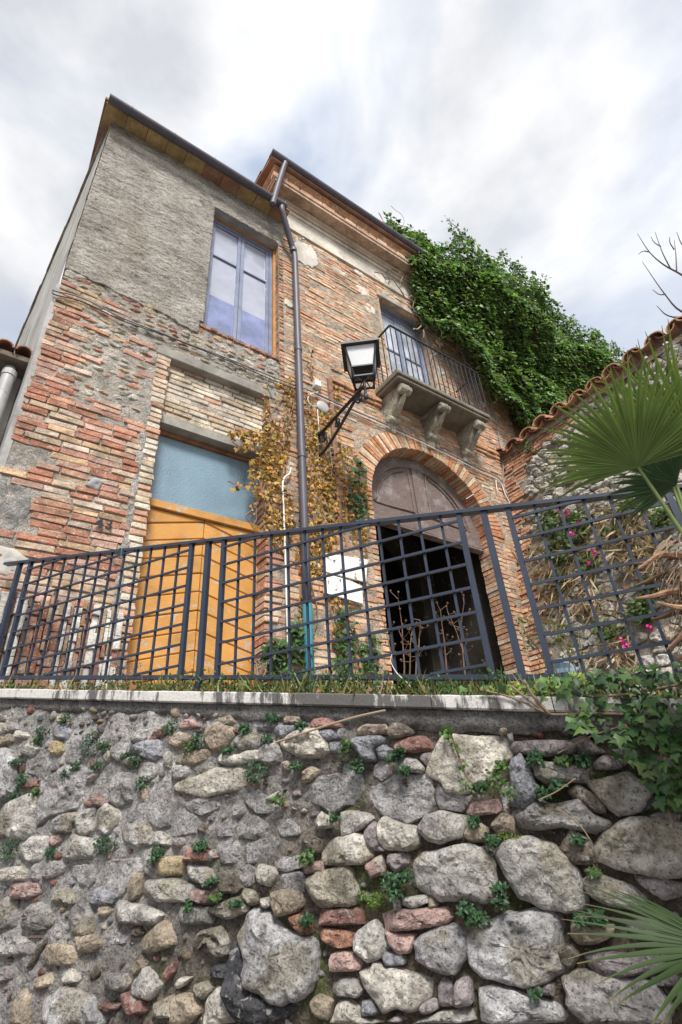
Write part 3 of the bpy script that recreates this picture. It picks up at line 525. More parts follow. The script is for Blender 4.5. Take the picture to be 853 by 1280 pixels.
# ================================================================== THE PLASTERED HOUSE (left)
RED = [(.42, .2, .135), (.44, .25, .175), (.46, .32, .2), (.37, .2, .155), (.48, .31, .25), (.44, .34, .25), (.48, .38, .31), (.38, .18, .12)]
ORA = [(.54, .3, .18), (.5, .28, .17), (.56, .38, .25), (.56, .44, .32), (.48, .28, .19), (.54, .34, .22)]
PALE = [(.56, .48, .38), (.58, .52, .43), (.52, .4, .3), (.5, .3, .21), (.6, .55, .47), (.54, .45, .33)]
S2 = 2.62                                            # where the two houses meet
PH = thing('plastered_house', 'left house, grey plaster above exposed bricks, with ochre door and blue window', 'house', FA.pos(1.2, -1.0, 0))
class Bricks:                                        # collects bricks; the biggest in view become objects, the rest one joined part
    def __init__(self, parent, limit): self.L = []; self.p = parent; self.lim = limit
    def add(self, V, F, col): self.L.append((V, F, np.asarray(col)))
    def build(self, mat, name='brick', rest='far_bricks'):
        def key(v):
            c = v[0].mean(0); d = np.linalg.norm(c - EYEV); q = project(c[None])[0]
            return -(np.ptp(v[0], axis=0).max() / d) + (5 if not (-20 < q[0] < 870 and 100 < q[1] < 870) else 0)
        self.L.sort(key=key)
        for V, F, c in self.L[:self.lim]: mk(name, V, F, mat, self.p, col=c)
        if len(self.L) > self.lim:
            b = MB()
            for V, F, c in self.L[self.lim:]: b.add(V, F, c)
            b.build(rest, mat, self.p, kind='stuff')
B1 = Bricks(PH, 300)
def course(B, z, h, s0, s1, lmin, lmax, o, dep, pals, keep=None, jit=.003, joint=.012, wts=None, oj=.006, fr=FA):
    s = s0 - rng.uniform(0, lmax) if keep else s0
    while s < s1 - .03:
        l = rng.uniform(lmin, lmax); a, b_ = max(s, s0), min(s + l, s1); s += l + joint
        if b_ - a < .035: continue
        if keep is not None and not keep((a + b_) / 2, z + h / 2, a, b_): continue
        oo = o + rng.normal(0, oj)
        B.add(*bevbox(fr, a, b_, z, z + h, oo - dep, oo, .006, jit, rng.normal(0, .012)), pal(pals, wts))
# --- left brickwork
def lz(s): return 3.8 + .16 * float(n2d(s, 0, 4, 3)[0])
for k in range(70):
    z = .75 + k * .0725
    def keep(c, zc, a, b_):
        if zc > 5.35: return False
        if zc < lz(c): return not (c < .12 and 2.1 < zc < 3.1 and float(n2d(c, zc, 5, 8)[0]) > -.25) and rng.random() > .015
        return c < .16 + .1 * float(n2d(0, zc, 6, 2)[0]) or (rng.random() < .14)
    course(B1, z, .0585, -.165, .94, .17, .31, .012, .06, RED, keep, .005, .013, oj=.006)
# --- pale quoin beside the door, jamb on the other side, brick pier beside the window
for k in range(56):
    z = .8 + k * .0725
    course(B1, z, .056, .955, 1.0 + rng.uniform(.08, .105), .3, .3, .014, .26, PALE, None, .004, oj=.006)
    if z < 4.75: course(B1, z, .057, 2.385 - rng.uniform(0, .03), S2, .14, .3, .01, .28, PALE[2:4] + RED[:4], None, .004, oj=.008)
for k in range(48): course(B1, 4.9 + k * .0725, .057, 2.57, S2 + .02, .3, .3, .012, .24, RED[1:4] + [(.36, .24, .15)], None, .004)
# --- infill between the lintels
for k in range(11): course(B1, 4.07 + k * .0735, .057, 1.05, 2.46, .2, .34, -.085, .05, PALE, lambda *q: True, .003, .015, wts=[3, 3, 2, 1, 3, 2])
B1.build(M['brick'])
# --- rubble between brickwork and plaster
cells = MB(); cnt = 0
pp = []
for k in range(24):
    z = 3.7 + k * .078
    for s in np.arange(-.1, 2.62, .15): pp.append((s + rng.uniform(-.05, .05), z + rng.uniform(-.022, .022)))
pp = np.array(pp); vc = voronoi(pp, 1.9, .011)
for (s, z), ce in zip(pp, vc):
    if ce is None or len(ce) < 4: continue
    hi = 5.62 + .06 * float(n2d(s, 9, 3, 4)[0]); lo = lz(s) + .04 if s < .92 else 5.03
    if not (lo < z < hi) or (z < 5.35 and s < .16) or (s > .9 and s < .97 and z < 5): continue
    if rng.random() < (.3 if z < 4.9 else .08): continue
    br = rng.random() < .34
    ce = ce.mean(0) + (ce - ce.mean(0)) * (A(1.15, .66) if br else A(1.12, 1.0) * rng.uniform(.75, 1.1))
    c = A(*(RED[rng.integers(8)] if br else [(.54, .5, .42), (.58, .53, .44), (.48, .45, .4), (.62, .59, .53), (.5, .42, .3)][rng.integers(5)]))
    a, b_, o, F = stone_mesh(ce, .019, 5000 + cnt, .8, base=-.03, lift=-.006, flat=8., res=.022); cnt += 1
    a = np.clip(a, -.165, S2)
    mk('brick' if br else 'stone', FA.pos(a, b_, o), F, M['brick' if br else 'stone'], PH, col=c * rng.uniform(.85, 1.1), smooth=True)
# --- mortar bed behind (openings left free)
def k1(s, z): return ~((s > 1.03) & (s < 2.42) & (z < 4.86)) & ~((s > 1.45) & (s < 2.56) & (z > 5.6) & (z < 8.36))
mkg = wallgrid(FA, -.165, S2, .3, 9.0, .03, lambda s, z: np.where((z < 3.85) & (s < .94), -.003, .0) + .011 * n2d(s, z, 12, 5, 4), lambda s, z: A(.46, .42, .37) * (1 + .25 * n2d(s, z, 5, 6)[:, None]), k1)
mk('mortar_bed', mkg[0], mkg[1], M['mortar'], PH, col=mkg[2], smooth=True)
mkg = wallgrid(FA, 1.02, 2.47, 4.0, 4.9, .03, lambda s, z: -.1 + .006 * n2d(s, z, 12, 5, 4), lambda s, z: A(.47, .42, .36) * (1 + .2 * n2d(s, z, 5, 6)[:, None]))
mk('mortar_bed', mkg[0], mkg[1], M['mortar'], PH, col=mkg[2], smooth=True)
# grey cement smears at the lower left corner and beside the quoin
def smear(name, poly, H, col, mat='mortar', seed=1, par=PH, fr=FA, o=.01):
    a, b_, oo, F = stone_mesh(np.array(poly), H, seed, 1.2, base=-.02, lift=o, flat=7., res=.04); mk(name, fr.pos(a, b_, oo), F, M[mat], par, col=np.asarray(col) * (1 + .2 * n2d(a, b_, 8, seed)[:, None]), smooth=True)
smear('cement_patch', [(-.16, 2.15), (.02, 2.2), (.14, 2.45), (.08, 2.75), (-.04, 3.02), (-.165, 3.05)], .016, (.36, .345, .33), seed=1, o=-.014)
smear('cement_patch', [(-.16, 1.9), (.2, 1.84), (.24, 2.02), (.1, 2.1), (-.16, 2.12)], .022, (.55, .53, .5), 'smooth_plaster', 2)
smear('cement_patch', [(.5, 2.86), (.62, 2.83), (.64, 2.95), (.55, 2.98)], .02, (.36, .36, .37), 'smooth_plaster', 3)
for k in range(9):
    z = 1.2 + k * .32; smear('mortar_strip', [(.9, z), (.965, z), (.97, z + .3), (.965, z + .34), (.905, z + .34), (.895, z + .15)], .016, (.46, .43, .4), 'mortar', 10 + k, o=.006)
# --- rough cast plaster
def zb(s): return 5.56 - .06 * s + .07 * n2d(s, 0, 3, 12) + .02 * n2d(s, 3, 20, 13)
def k2(s, z):
    w_ = (s > 1.44) & (s < 2.57 + .004 * n2d(s, z, 30, 2)) & (z < 8.35) & (z > 5.55)
    pier = (s > 2.54) & (z < 8.3 - .05 * n2d(s, z, 6, 7)); return ~w_ & ~pier & (z > zb(s)) & ~((s > 1.4) & (z < 5.7))
V, F, C = wallgrid(FA, -.175, S2 + .03, 5.3, 8.97, .0165, lambda s, z: .024 + .024 * fbm(np.c_[s * 9, z * 22, z * 0], 4, 40, .7) + .012 * n2d(s, z, 1.6, 41), lambda s, z: A(.58, .54, .485) * (1 + .3 * n2d(s, z, 3, 42, 4)[:, None]) * (1 - np.clip(n2d(s, z * .35, 2.2, 47, 4), 0, 1)[:, None] * A(.35, .42, .5)), k2)
p_ = mk('plaster', V, F, M['plaster'], PH, col=C, smooth=True); sm = p_.modifiers.new('thick', 'SOLIDIFY'); sm.thickness = .035; sm.offset = -1
# --- side wall, seen edge on
sa = math.radians(43); SD = A(-math.sin(sa), math.cos(sa), 0); SNv = A(-SD[1], SD[0], 0)     # SD runs back from the corner
FS = Frame(-SD, -A(-SD[1], SD[0], 0), 0.); K0 = FA.pos(-.175, 0, 0); FS.c = float((K0 - EYEV) @ FS.n); s00 = float(K0 @ FS.d)
mkg = wallgrid(FS, s00 - 9, s00 + .0, .0, 8.97, .09, lambda s, z: .01 + .012 * n2d(s, z, 6, 15, 3), lambda s, z: A(.4, .385, .36) * (1 + .2 * n2d(s, z, 1.5, 16)[:, None]))
mk('side_wall', mkg[0], mkg[1], M['smooth_plaster'], PH, col=mkg[2], smooth=True)
mk('corner_strip', *bevbox(FS, s00 - .3, s00 + .004, .0, 5.3, -.03, .025, .004), M['smooth_plaster'], PH, col=(.42, .41, .4))
# --- roof: eave tiles, slab, gutter, downpipe
zr = 8.97
def ridge(s, o):
    o = np.asarray(o, float); return FA.pos(s, zr + .1 + (.24 - o) * .32, o)
mk('roof', np.vstack([ridge([-.33, S2 + .0], [.26, .26]), ridge([S2, -.33], [-6., -6.]), ridge([-.33, S2], [.26, .26]) - A(0, 0, .05), ridge([S2, -.33], [-6., -6.]) - A(0, 0, .05)]), BOXF, M['terracotta'], PH, col=(.3, .17, .11))
for k in range(10):
    a = -.3 + k * .295; yel = k < 5 or (k in (7, 8))
    mk('eave_tile', *bevbox(FA, a, min(a + .288, S2 + .03), zr, zr + .035, -.05, .24 + rng.normal(0, .004), .004, .001), M['terracotta'], PH, col=A(*((.42, .3, .14) if yel else (.36, .2, .13))) * rng.uniform(.85, 1.1))
    mk('eave_tile', *bevbox(FA, a + .12, min(a + .405, S2 + .03), zr + .038, zr + .07, -.05, .27, .004, .001), M['terracotta'], PH, col=A(.36, .2, .13) * rng.uniform(.85, 1.1))
for k in range(24):
    t0 = s00 - 8.8 + k * .36; mk('eave_tile', *bevbox(FS, t0, t0 + .35, zr, zr + .04, -.05, .045 + rng.normal(0, .004), .004), M['terracotta'], PH, col=A(.34, .29, .24) * rng.uniform(.85, 1.1))
def gutter(par, s0, s1, o, z, r=.068):
    n = 13; a = np.linspace(-np.pi, 0, n); rows = []
    for rr in (r, r - .006): rows.append((o + rr * np.cos(a), z + rr * np.sin(a)))
    prof = [(x, y) for x, y in zip(*rows[0])] + [(x, y) for x, y in zip(rows[1][0][::-1], rows[1][1][::-1])]
    m_ = len(prof); V = np.vstack([FA.pos(np.full(m_, s), [p[1] for p in prof], [p[0] for p in prof]) for s in (s0, s1)])
    F = [[j, (j + 1) % m_, m_ + (j + 1) % m_, m_ + j] for j in range(m_)]
    ends = [[j, j + 1, m_ - 2 - j, m_ - 1 - j] for j in range(n - 1)]; F += ends + [[m_ + i for i in f[::-1]] for f in ends]
    g_ = mk('gutter', V, F, M['gutter'], par)
    for s in (s0, s1 - .003):
        V = np.vstack([FA.pos(np.full(n, s), z + (r - .003) * np.sin(a), o + (r - .003) * np.cos(a)), FA.pos(np.full(n, s + .003), z + (r - .003) * np.sin(a), o + (r - .003) * np.cos(a))])
        mk('end_cap', V, [list(range(n)), list(range(n, 2 * n))[::-1]], M['gutter'], g_)
    for s in np.arange(s0 + .3, s1, .62):
        q = [FA.pos(s, z + (r + .004) * math.sin(x), o + (r + .004) * math.cos(x)) for x in np.linspace(-np.pi, .15, 12)]; mk('bracket', *tube(q, .006, 5), M['gutter'], g_)
    return g_
gutter(PH, -.285, 2.545, .315, 8.96)
def downpipe(par, pts, r, mat, collars, teal=None):
    P = smoothpath(pts, 6); d_ = mk('downpipe', *tube(P, r, 14), M[mat], par, smooth=True)
    for c in collars: c = A(*c); mk('collar', *tube([c - A(0, 0, .035), c - A(0, 0, .034), c + A(0, 0, .034), c + A(0, 0, .035)], [r, r + .008, r + .008, r], 14), M[mat], d_)
    return d_
pz = lambda s, z, o: FA.pos(s, z, o)
dp = downpipe(PH, [pz(2.47, 8.9, .31), pz(2.475, 8.8, .305), pz(2.56, 8.64, .25), pz(2.76, 8.3, .12), pz(2.815, 8.12, .1), pz(2.82, 7.5, .1), pz(2.82, 5, .1), pz(2.82, 2.05, .1)], .05, 'gutter', [pz(2.82, 5.9, .1), pz(2.82, 4.0, .1), pz(2.79, 8.22, .11)])
mk('lower_section', *tube([pz(2.82, 2.06, .1), pz(2.82, 1.35, .1), pz(2.82, .95, .1), pz(2.84, .85, .14)], .052, 14), M['teal'], dp, smooth=True, label='faded teal foot of the downpipe')
# --- lintels
for (a, b_, z0, z1, o1) in ((.94, 2.6, 4.86, 5.0, .016), (1.06, 2.42, 3.945, 4.075, -.07)):
    V, F = bevbox(FA, a, b_, z0, z1, -.3, o1, .008, .003); mk('lintel', V, F, M['concrete'], PH, col=(.33, .31, .28))
mk('lintel', *bevbox(FA, 1.43, S2 + .0, 8.345, 8.5, -.25, .02, .006, .002), M['concrete'], PH, col=(.36, .34, .31))
# --- window
WI = mk('window', *box(FA, 1.4, 2.6, 5.5, 8.5, -.4, -.3), M['dark_iron'], PH)
ow = -.17; s0, s1, z0, z1 = 1.44, 2.535, 5.66, 8.345; mid = 1.985
zc1 = FA.px(264.6, 316.7, ow)[1]; zc2 = FA.px(259.6, 364.6, ow)[1]
def fr_(par, name, a, b_, c, d, o0, o1, mat): mk(name, *bevbox(FA, a, b_, c, d, o0, o1, .005), M[mat], par)
fr_(WI, 'frame', s0, s0 + .05, z0, z1, ow - .06, ow + .02, 'blue_frame'); fr_(WI, 'frame', s1 - .05, s1, z0, z1, ow - .06, ow + .02, 'blue_frame'); fr_(WI, 'frame', s0 + .05, s1 - .05, z1 - .06, z1, ow - .06, ow + .018, 'blue_frame')
fr_(WI, 'wood_strip', s1, s1 + .045, z0, z1, ow - .06, ow + .06, 'bare_wood')
fr_(WI, 'wood_strip', s0, s1, z1 - .0005, z1 + .03, -.29, ow + .06, 'bare_wood')
for a, b_ in ((s0 + .052, mid - .003), (mid + .003, s1 - .052)):
    for c, d in ((a, a + .055), (b_ - .055, b_)): fr_(WI, 'stile', c, d, z0 + .03, z1 - .065, ow - .045, ow + .008, 'blue_frame')
    for zz, hh in ((z1 - .12, .055), (zc1 - .015, .03), (z0 + .03, .08)): fr_(WI, 'glazing_bar', a + .055, b_ - .055, zz, zz + hh, ow - .04, ow + .004, 'blue_frame')
    for c, d, mt in ((zc1 + .015, z1 - .12, 'curtained_glass'), (zc2, zc1 - .015, 'curtained_glass'), (z0 + .11, zc2, 'film_glass')):
        mk('pane', *box(FA, a + .05, b_ - .05, c - .004, d + .004 if mt != 'film_glass' else d - .005, ow - .03, ow - .022), M[mt], WI)
# --- brick sill
for k in range(15):
    a = 1.4 + k * .079; mk('sill_brick', *bevbox(FA, a, a + .068, 5.6, 5.655, -.25, .03 + rng.normal(0, .006), .005, .003), M['brick'], PH, col=A(.36, .2, .15) * rng.uniform(.8, 1.15))
# --- ochre door with frosted light above
od = -.22
DO = mk('door', *box(FA, 1.06, 2.44, .4, 3.98, od - .08, od - .03), M['bare_wood'], PH)
zrail = 2.93; cen = 1.742
mk('transom_pane', *box(FA, 1.08, 2.41, zrail + .09, 3.9, od - .02, od - .005), M['frost_glass'], DO)
mk('frame', *bevbox(FA, 1.06, 2.43, 3.885, 3.945, od - .03, od + .03, .004), M['bark'], DO, col=(.25, .13, .07))
mk('transom_rail', *bevbox(FA, 1.07, 2.43, zrail, zrail + .09, od - .03, od + .05, .006), M['ochre'], DO, col=(.9, .9, .9))
mk('frame', *bevbox(FA, 2.385, 2.43, .5, zrail, od - .03, od + .04, .005), M['ochre'], DO, col=(.8, .78, .75))
for side in (-1, 1):
    sk = .28 * -side; ed = 1.08 if side < 0 else 2.385
    for k in range(-3, 13):
        zlo = zrail - .02 - (k + 1) * .2; zhi = zrail - .02 - k * .2 - .006      # heights at the centre line
        pts = []
        xs = np.linspace(min(cen, ed), max(cen, ed), 7) + (0.006 * -side if False else 0)
        lo = zlo - abs(xs - cen) * .28; hi = np.minimum(zhi - abs(xs - cen) * .28, zrail - .003); lo = np.minimum(lo, hi)
        if hi.max() - lo.max() < .01 and (hi - lo).max() < .02: continue
        if lo.max() < .45: continue
        gap = .004; xs2 = xs.copy(); xs2[np.argmin(abs(xs - cen))] -= -side * gap
        o1 = od + .012 + rng.normal(0, .003); bev = .01
        V = np.vstack([FA.pos(xs2, lo + bev, o1), FA.pos(xs2, np.maximum(hi - bev, lo + bev * .5), o1), FA.pos(xs2, lo, o1 - bev), FA.pos(xs2, hi, o1 - bev), FA.pos(xs2, lo, od - .03), FA.pos(xs2, hi, od - .03)])
        F = []
        for j in range(6):
            F += [[j, j + 1, 7 + j + 1, 7 + j], [14 + j, 15 + j, j + 1, j], [7 + j, 8 + j, 22 + j, 21 + j], [28 + j, 29 + j, 15 + j, 14 + j], [21 + j, 22 + j, 36 + j, 35 + j]]
        F += [[0, 7, 21, 14], [14, 21, 35, 28], [6, 20, 27, 13], [20, 34, 41, 27]]
        mk('plank', V, F, M['ochre'], DO, col=A(1, 1, 1) * rng.uniform(.84, 1.04))
# --- house number painted on the bricks
cu = bpy.data.curves.new('n', 'FONT'); cu.body = '43'; cu.size = .14; cu.extrude = .002; cu.space_character = 1.15; cu.offset = .003
to = bpy.data.objects.new('n', cu); COL.objects.link(to); bpy.context.view_layer.update()
me = bpy.data.meshes.new_from_object(to); bpy.data.objects.remove(to)
co = np.array([v.co[:] for v in me.vertices]); sN, zN = FA.px(118, 659, .03)
mk('house_number', FA.pos(sN + co[:, 0], zN + co[:, 1], .047 + co[:, 2]), [list(p.vertices) for p in me.polygons], M['paint_black'], PH)

# ================================================================== THE BRICK HOUSE (right)
BH = thing('brick_house', 'tall brick house with white cornice, arched doorway and small iron balcony', 'house', FA.pos(5.0, -1.0, 0))
B2 = Bricks(BH, 270)
AC = (5.18, 3.80); AR = 1.2; FWs = (4.72, 5.87, 5.9, 8.53)       # arch centre and radius, french window opening
SR = 7.95
def open2(s, z, e=0.): return ((s - AC[0]) ** 2 + (z - AC[1]) ** 2 < (AR + e) ** 2) | ((np.abs(s - AC[0]) < AR + e) & (z < AC[1])) | ((s > FWs[0] - e) & (s < FWs[1] + e) & (z > FWs[2] - e) & (z < FWs[3] + e))
for k in range(118):
    z = .35 + k * .0735
    def keep(c, zc, a, b_):
        for q in (a, c, b_):
            if (zc > AC[1] - .02 and (q - AC[0]) ** 2 + (zc - AC[1]) ** 2 < (AR + .33) ** 2): return False
            if bool(open2(np.array(q), np.array(zc), .0)): return False
        if float(n2d(c, zc, 1.3, 71)[0]) > .33 and zc > 5.5: return False      # hidden under remaining white plaster
        return True
    white = n2d(3, z, 2, 72)[0]
    course(B2, z, .058, S2 + .03, SR, .19, .31, .0, .06, ORA, keep, .0035, .013, wts=[4, 3, 3, 2 + 2 * (white > 0), 2, 3], oj=.007)
    if z + .06 < AC[1]:                                # jamb bricks reaching into the doorway
        for a, b_ in ((AC[0] - AR - .1, AC[0] - AR + rng.normal(0, .004)), (AC[0] + AR + rng.normal(0, .004), AC[0] + AR + .14)):
            B2.add(*bevbox(FA, a, b_, z, z + .06, -.32, .008 + rng.normal(0, .003), .006, .003), pal(ORA))
B2.build(M['brick'])
for k in range(60):                                    # arch ring, each voussoir a brick on edge
    a0 = np.pi - (k + .06) * np.pi / 60; a1 = np.pi - (k + .94) * np.pi / 60; r0, r1 = AR + rng.normal(0, .003), AR + .32 + rng.normal(0, .012); o1 = .016 + rng.normal(0, .005)
    q = [(r0, a0), (r0, a1), (r1, a1), (r1, a0)]; S = [AC[0] + r * math.cos(x) for r, x in q]; Z = [AC[1] + r * math.sin(x) for r, x in q]
    q2 = [(r0 + .005, a0 - .003), (r0 + .005, a1 + .003), (r1 - .005, a1 + .003), (r1 - .005, a0 - .003)]
    S = [AC[0] + r * math.cos(x) for r, x in q2] + S + S; Z = [AC[1] + r * math.sin(x) for r, x in q2] + Z + Z
    V = FA.pos(S, Z, [o1] * 4 + [o1 - .006] * 4 + [-.32] * 4)
    mk('arch_brick', V, [[3, 2, 1, 0], [1, 5, 4, 0], [2, 6, 5, 1], [3, 7, 6, 2], [0, 4, 7, 3], [5, 9, 8, 4], [6, 10, 9, 5], [7, 11, 10, 6], [4, 8, 11, 7]], M['brick'], BH, col=pal(ORA[:3] + [(.56, .44, .32), (.44, .2, .1)]))
mkg = wallgrid(FA, S2, SR + .0, .3, 9.1, .035, lambda s, z: -.004 + .012 * n2d(s, z, 12, 5, 4), lambda s, z: A(.52, .43, .34) * (1 + .25 * n2d(s, z, 4, 76)[:, None]), lambda s, z: ~open2(s, z, .05))
mk('mortar_bed', mkg[0], mkg[1], M['mortar'], BH, col=mkg[2], smooth=True)
k3 = lambda s, z: (n2d(s, z, 1.3, 71) > .26 + .14 * n2d(s, z, 14, 73)) & (z > 5.6) & ~open2(s, z, .12)
mkg = wallgrid(FA, S2 + .05, 7.2, 5.6, 8.95, .02, lambda s, z: .012 + .005 * n2d(s, z, 9, 74), lambda s, z: A(.62, .58, .52) * (1 + .2 * n2d(s, z, 4, 75)[:, None]), k3)
p_ = mk('plaster_remnant', mkg[0], mkg[1], M['smooth_plaster'], BH, col=mkg[2], smooth=True); sm = p_.modifiers.new('thick', 'SOLIDIFY'); sm.thickness = .03; sm.offset = -1
for i, (x0, y0, x1, y1) in enumerate([(400, 296, 436, 322), (432, 312, 470, 340), (413, 332, 436, 346), (441, 335, 459, 349), (443, 356, 467, 371), (452, 378, 473, 395), (362, 262, 402, 284), (545, 455, 560, 470), (560, 440, 575, 462)]):
    w_, h_ = (x1 - x0) / 2, (y1 - y0) / 2; sl_ = .55
    pl = [FA.px((x0 + x1) / 2 + w_ * math.cos(a) * rng.uniform(.6, 1.1), (y0 + y1) / 2 + sl_ * 0 + h_ * math.sin(a) * rng.uniform(.35, .95) + w_ * math.cos(a) * .5) for a in np.linspace(0, 6.28, 12)[:-1]]
    smear('plaster_remnant', pl, .012, (.64, .6, .54), 'smooth_plaster', 200 + i, BH, o=-.009)
# string course under the balcony, beside it a broken pilaster
for (a, b_) in ((3.42, 4.36), (6.3, 7.15)):
    for zz, oo, hh in ((5.56, .035, .06), (5.625, .07, .065), (5.695, .045, .05)):
        s = a
        while s < b_: l = rng.uniform(.22, .3); mk('string_course_brick', *bevbox(FA, s, min(s + l - .008, b_), zz, zz + hh, -.05, oo + rng.normal(0, .004), .008, .003), M['brick'], BH, col=pal(ORA[:2] + [(.36, .24, .17)])); s += l
mk('pilaster_strip', *bevbox(FA, 3.36, 3.43, 3.2, 5.68, -.02, .05, .01, .004), M['terracotta'], BH, col=(.3, .17, .12))
# side wall above the lower roof, cornice and gutter
mk('side_wall', *box(FA, S2 + .04, S2 + .07, 8.4, 10.4, -6., -.01), M['brick'], BH, col=(.42, .24, .15))
def sweep(name, prof, mat, col, s1=SR + 6, back=-6.):
    s0 = S2 + .04; n = len(prof); V = np.vstack([FA.pos([s0 - p[0] for p in prof], [p[1] for p in prof], [back] * n), FA.pos([s0 - p[0] for p in prof], [p[1] for p in prof], [p[0] for p in prof]), FA.pos([s1] * n, [p[1] for p in prof], [p[0] for p in prof])])
    F = [[r * n + j, (r + 1) * n + j, (r + 1) * n + (j + 1) % n, r * n + (j + 1) % n] for r in (0, 1) for j in range(n)]
    return mk(name, V, F, M[mat], BH, col=col)
sweep('frieze', [(-.05, 8.98), (.03, 8.98), (.03, 9.03), (.018, 9.03), (.018, 9.42), (.045, 9.42), (.06, 9.45), (.06, 9.47), (-.05, 9.47)], 'smooth_plaster', (.6, .55, .48))
sweep('cornice', [(-.05, 9.475), (.09, 9.475), (.1, 9.51), (.09, 9.53), (.115, 9.55), (.13, 9.6), (.12, 9.62), (-.05, 9.62)], 'smooth_plaster', (.5, .4, .31))
sweep('cornice', [(-.05, 9.625), (.31, 9.625), (.31, 9.69), (.33, 9.70), (.33, 9.745), (-.05, 9.745)], 'brick', (.48, .34, .25))
sweep('cornice', [(-.05, 9.75), (.28, 9.75), (.28, 9.9), (.3, 9.91), (.35, 9.99), (.35, 10.03), (-.05, 10.03)], 'brick', (.44, .24, .14))
s = S2 - .3
while s < 6.4:
    l = rng.uniform(.2, .3); mk('cornice_brick', *bevbox(FA, s, s + l - .01, 9.76, 9.895, .2, .3 + rng.normal(0, .006), .01, .004), M['brick'], BH, col=pal(ORA)); s += l
rf = mk('roof', np.vstack([FA.pos([S2 - .4, SR + 6], [10.12] * 2, .42), FA.pos([SR + 6, S2 - .4], [12.] * 2, -6.), FA.pos([S2 - .4, SR + 6], [10.04] * 2, .42), FA.pos([SR + 6, S2 - .4], [11.92] * 2, -6.)]), BOXF, M['terracotta'], BH, col=(.33, .19, .13))
for k in range(16):                                    # barrel tiles along the verge
    o0 = .38 - k * .36; z0 = 10.1 + (.42 - o0) * .293; a = np.linspace(0, np.pi, 7); V = []
    for oo, r, dz in ((o0, .085, .03), (o0 - .4, .07, .105)):
        for rr in (r, r - .014): V.append(FA.pos(S2 - .33 + rr * np.cos(a), z0 + dz + rr * np.sin(a), oo))
    V = np.vstack(V); F = [[j, j + 1, 14 + j + 1, 14 + j] for j in range(6)] + [[7 + j, 21 + j, 22 + j, 8 + j] for j in range(6)] + [[j, 7 + j, 8 + j, j + 1] for j in range(6)]
    mk('roof_tile', V, F, M['terracotta'], rf, col=A(.34, .22, .16) * rng.uniform(.75, 1.1))
gutter(BH, S2 - .42, 6.6, .43, 10.16, .075)
g1 = [FA.ppos(356, 199, .43), FA.ppos(356.5, 205, .43), FA.ppos(354, 212, .4), FA.ppos(349, 228, .37), FA.ppos(343, 248, .34), FA.ppos(341, 256, .33)]
downpipe(BH, g1, .05, 'gutter', [])
# french window
FN_ = mk('french_window', *box(FA, 4.66, 5.93, 5.7, 8.6, -.42, -.36), M['dark_iron'], BH)
a, b_, c, d = FWs; oq = -.2
for x0, x1, y0, y1 in ((a, a + .05, c, d), (b_ - .05, b_, c, d), (a + .05, b_ - .05, d - .06, d)): fr_(FN_, 'frame', x0, x1, y0, y1, oq - .05, oq + .02, 'blue_frame')
m_ = (a + b_) / 2
for x0, x1 in ((a + .052, m_ - .003), (m_ + .003, b_ - .052)):
    for e, f in ((x0, x0 + .07), (x1 - .07, x1)): fr_(FN_, 'stile', e, f, c, d - .062, oq - .04, oq + .008, 'blue_frame')
    for zz, hh in ((d - .14, .075), (7.42, .04), (6.62, .06), (c, .12)): fr_(FN_, 'glazing_bar', x0 + .07, x1 - .07, zz, zz + hh, oq - .035, oq + .004, 'blue_frame')
    for y0, y1 in ((7.46, d - .14), (6.68, 7.42), (6.02, 6.62)): mk('pane', *box(FA, x0 + .065, x1 - .065, y0 - .003, y1 + .003, oq - .025, oq - .018), M['sky_painted_glass'], FN_)
for x0, x1 in ((a - .06, a - .001), (b_ + .001, b_ + .06)): mk('reveal', *box(FA, x0, x1, c, d, -.36, -.012), M['brick'], BH, col=(.48, .36, .26))
mk('lintel', *bevbox(FA, a - .06, b_ + .06, d + .002, d + .11, -.36, .03, .008, .003), M['concrete'], BH, col=(.38, .36, .32))
# balcony
BA = mk('balcony', *bevbox(FA, 4.29, 6.38, 5.83, 5.9, -.1, .56, .012, .003), M['concrete'], BH, col=(.24, .22, .18))
mk('slab_moulding', *bevbox(FA, 4.32, 6.35, 5.765, 5.829, -.1, .525, .015, .003), M['concrete'], BA, col=(.22, .19, .155))
prof = [(0, 5.76), (.47, 5.76), (.49, 5.73), (.5, 5.66), (.47, 5.6), (.42, 5.575), (.37, 5.6), (.34, 5.56), (.3, 5.47), (.24, 5.4), (.17, 5.36), (.1, 5.28), (.08, 5.2), (.05, 5.13), (0, 5.1)]
for s in (4.5, 5.33, 6.17):
    rows = []
    for e, k in ((-.085, .93), (-.065, 1.), (.065, 1.), (.085, .93)): rows.append(FA.pos([s + e] * len(prof), [5.76 + (p[1] - 5.76) * k + rng.normal(0, .004) for p in prof], [p[0] * k + rng.normal(0, .004) for p in prof]))
    n = len(prof); F = [[r * n + j, r * n + (j + 1) % n, (r + 1) * n + (j + 1) % n, (r + 1) * n + j] for r in range(3) for j in range(n)] + [list(range(n))[::-1], [3 * n + j for j in range(n)]]
    cb = mk('corbel', np.vstack(rows), F, M['stone'], BA, col=(.46, .42, .34))
    for oo, zz, r in ((.44, 5.66, .07), (.1, 5.3, .06)):
        q = np.array([FA.pos(s + e, zz, oo) for e in (-.105, -.1, .1, .105)]); mk('scroll', *tube(q, [r * .6, r, r, r * .6], 12), M['stone'], cb, col=(.5, .46, .38))
    lf = []
    for j in range(5): lf.append((.12 + j * .07, 5.36 + .05 * j))
    q = np.array([FA.pos(s, z + .02, o + .05) for o, z in lf]); mk('acanthus', *tube(q, [.02, .045, .05, .045, .02], 8), M['stone'], cb, col=(.52, .48, .4))
zt = 6.89
rl = [(4.3, 0.), (4.3, .545), (6.37, .545), (6.37, 0.)]
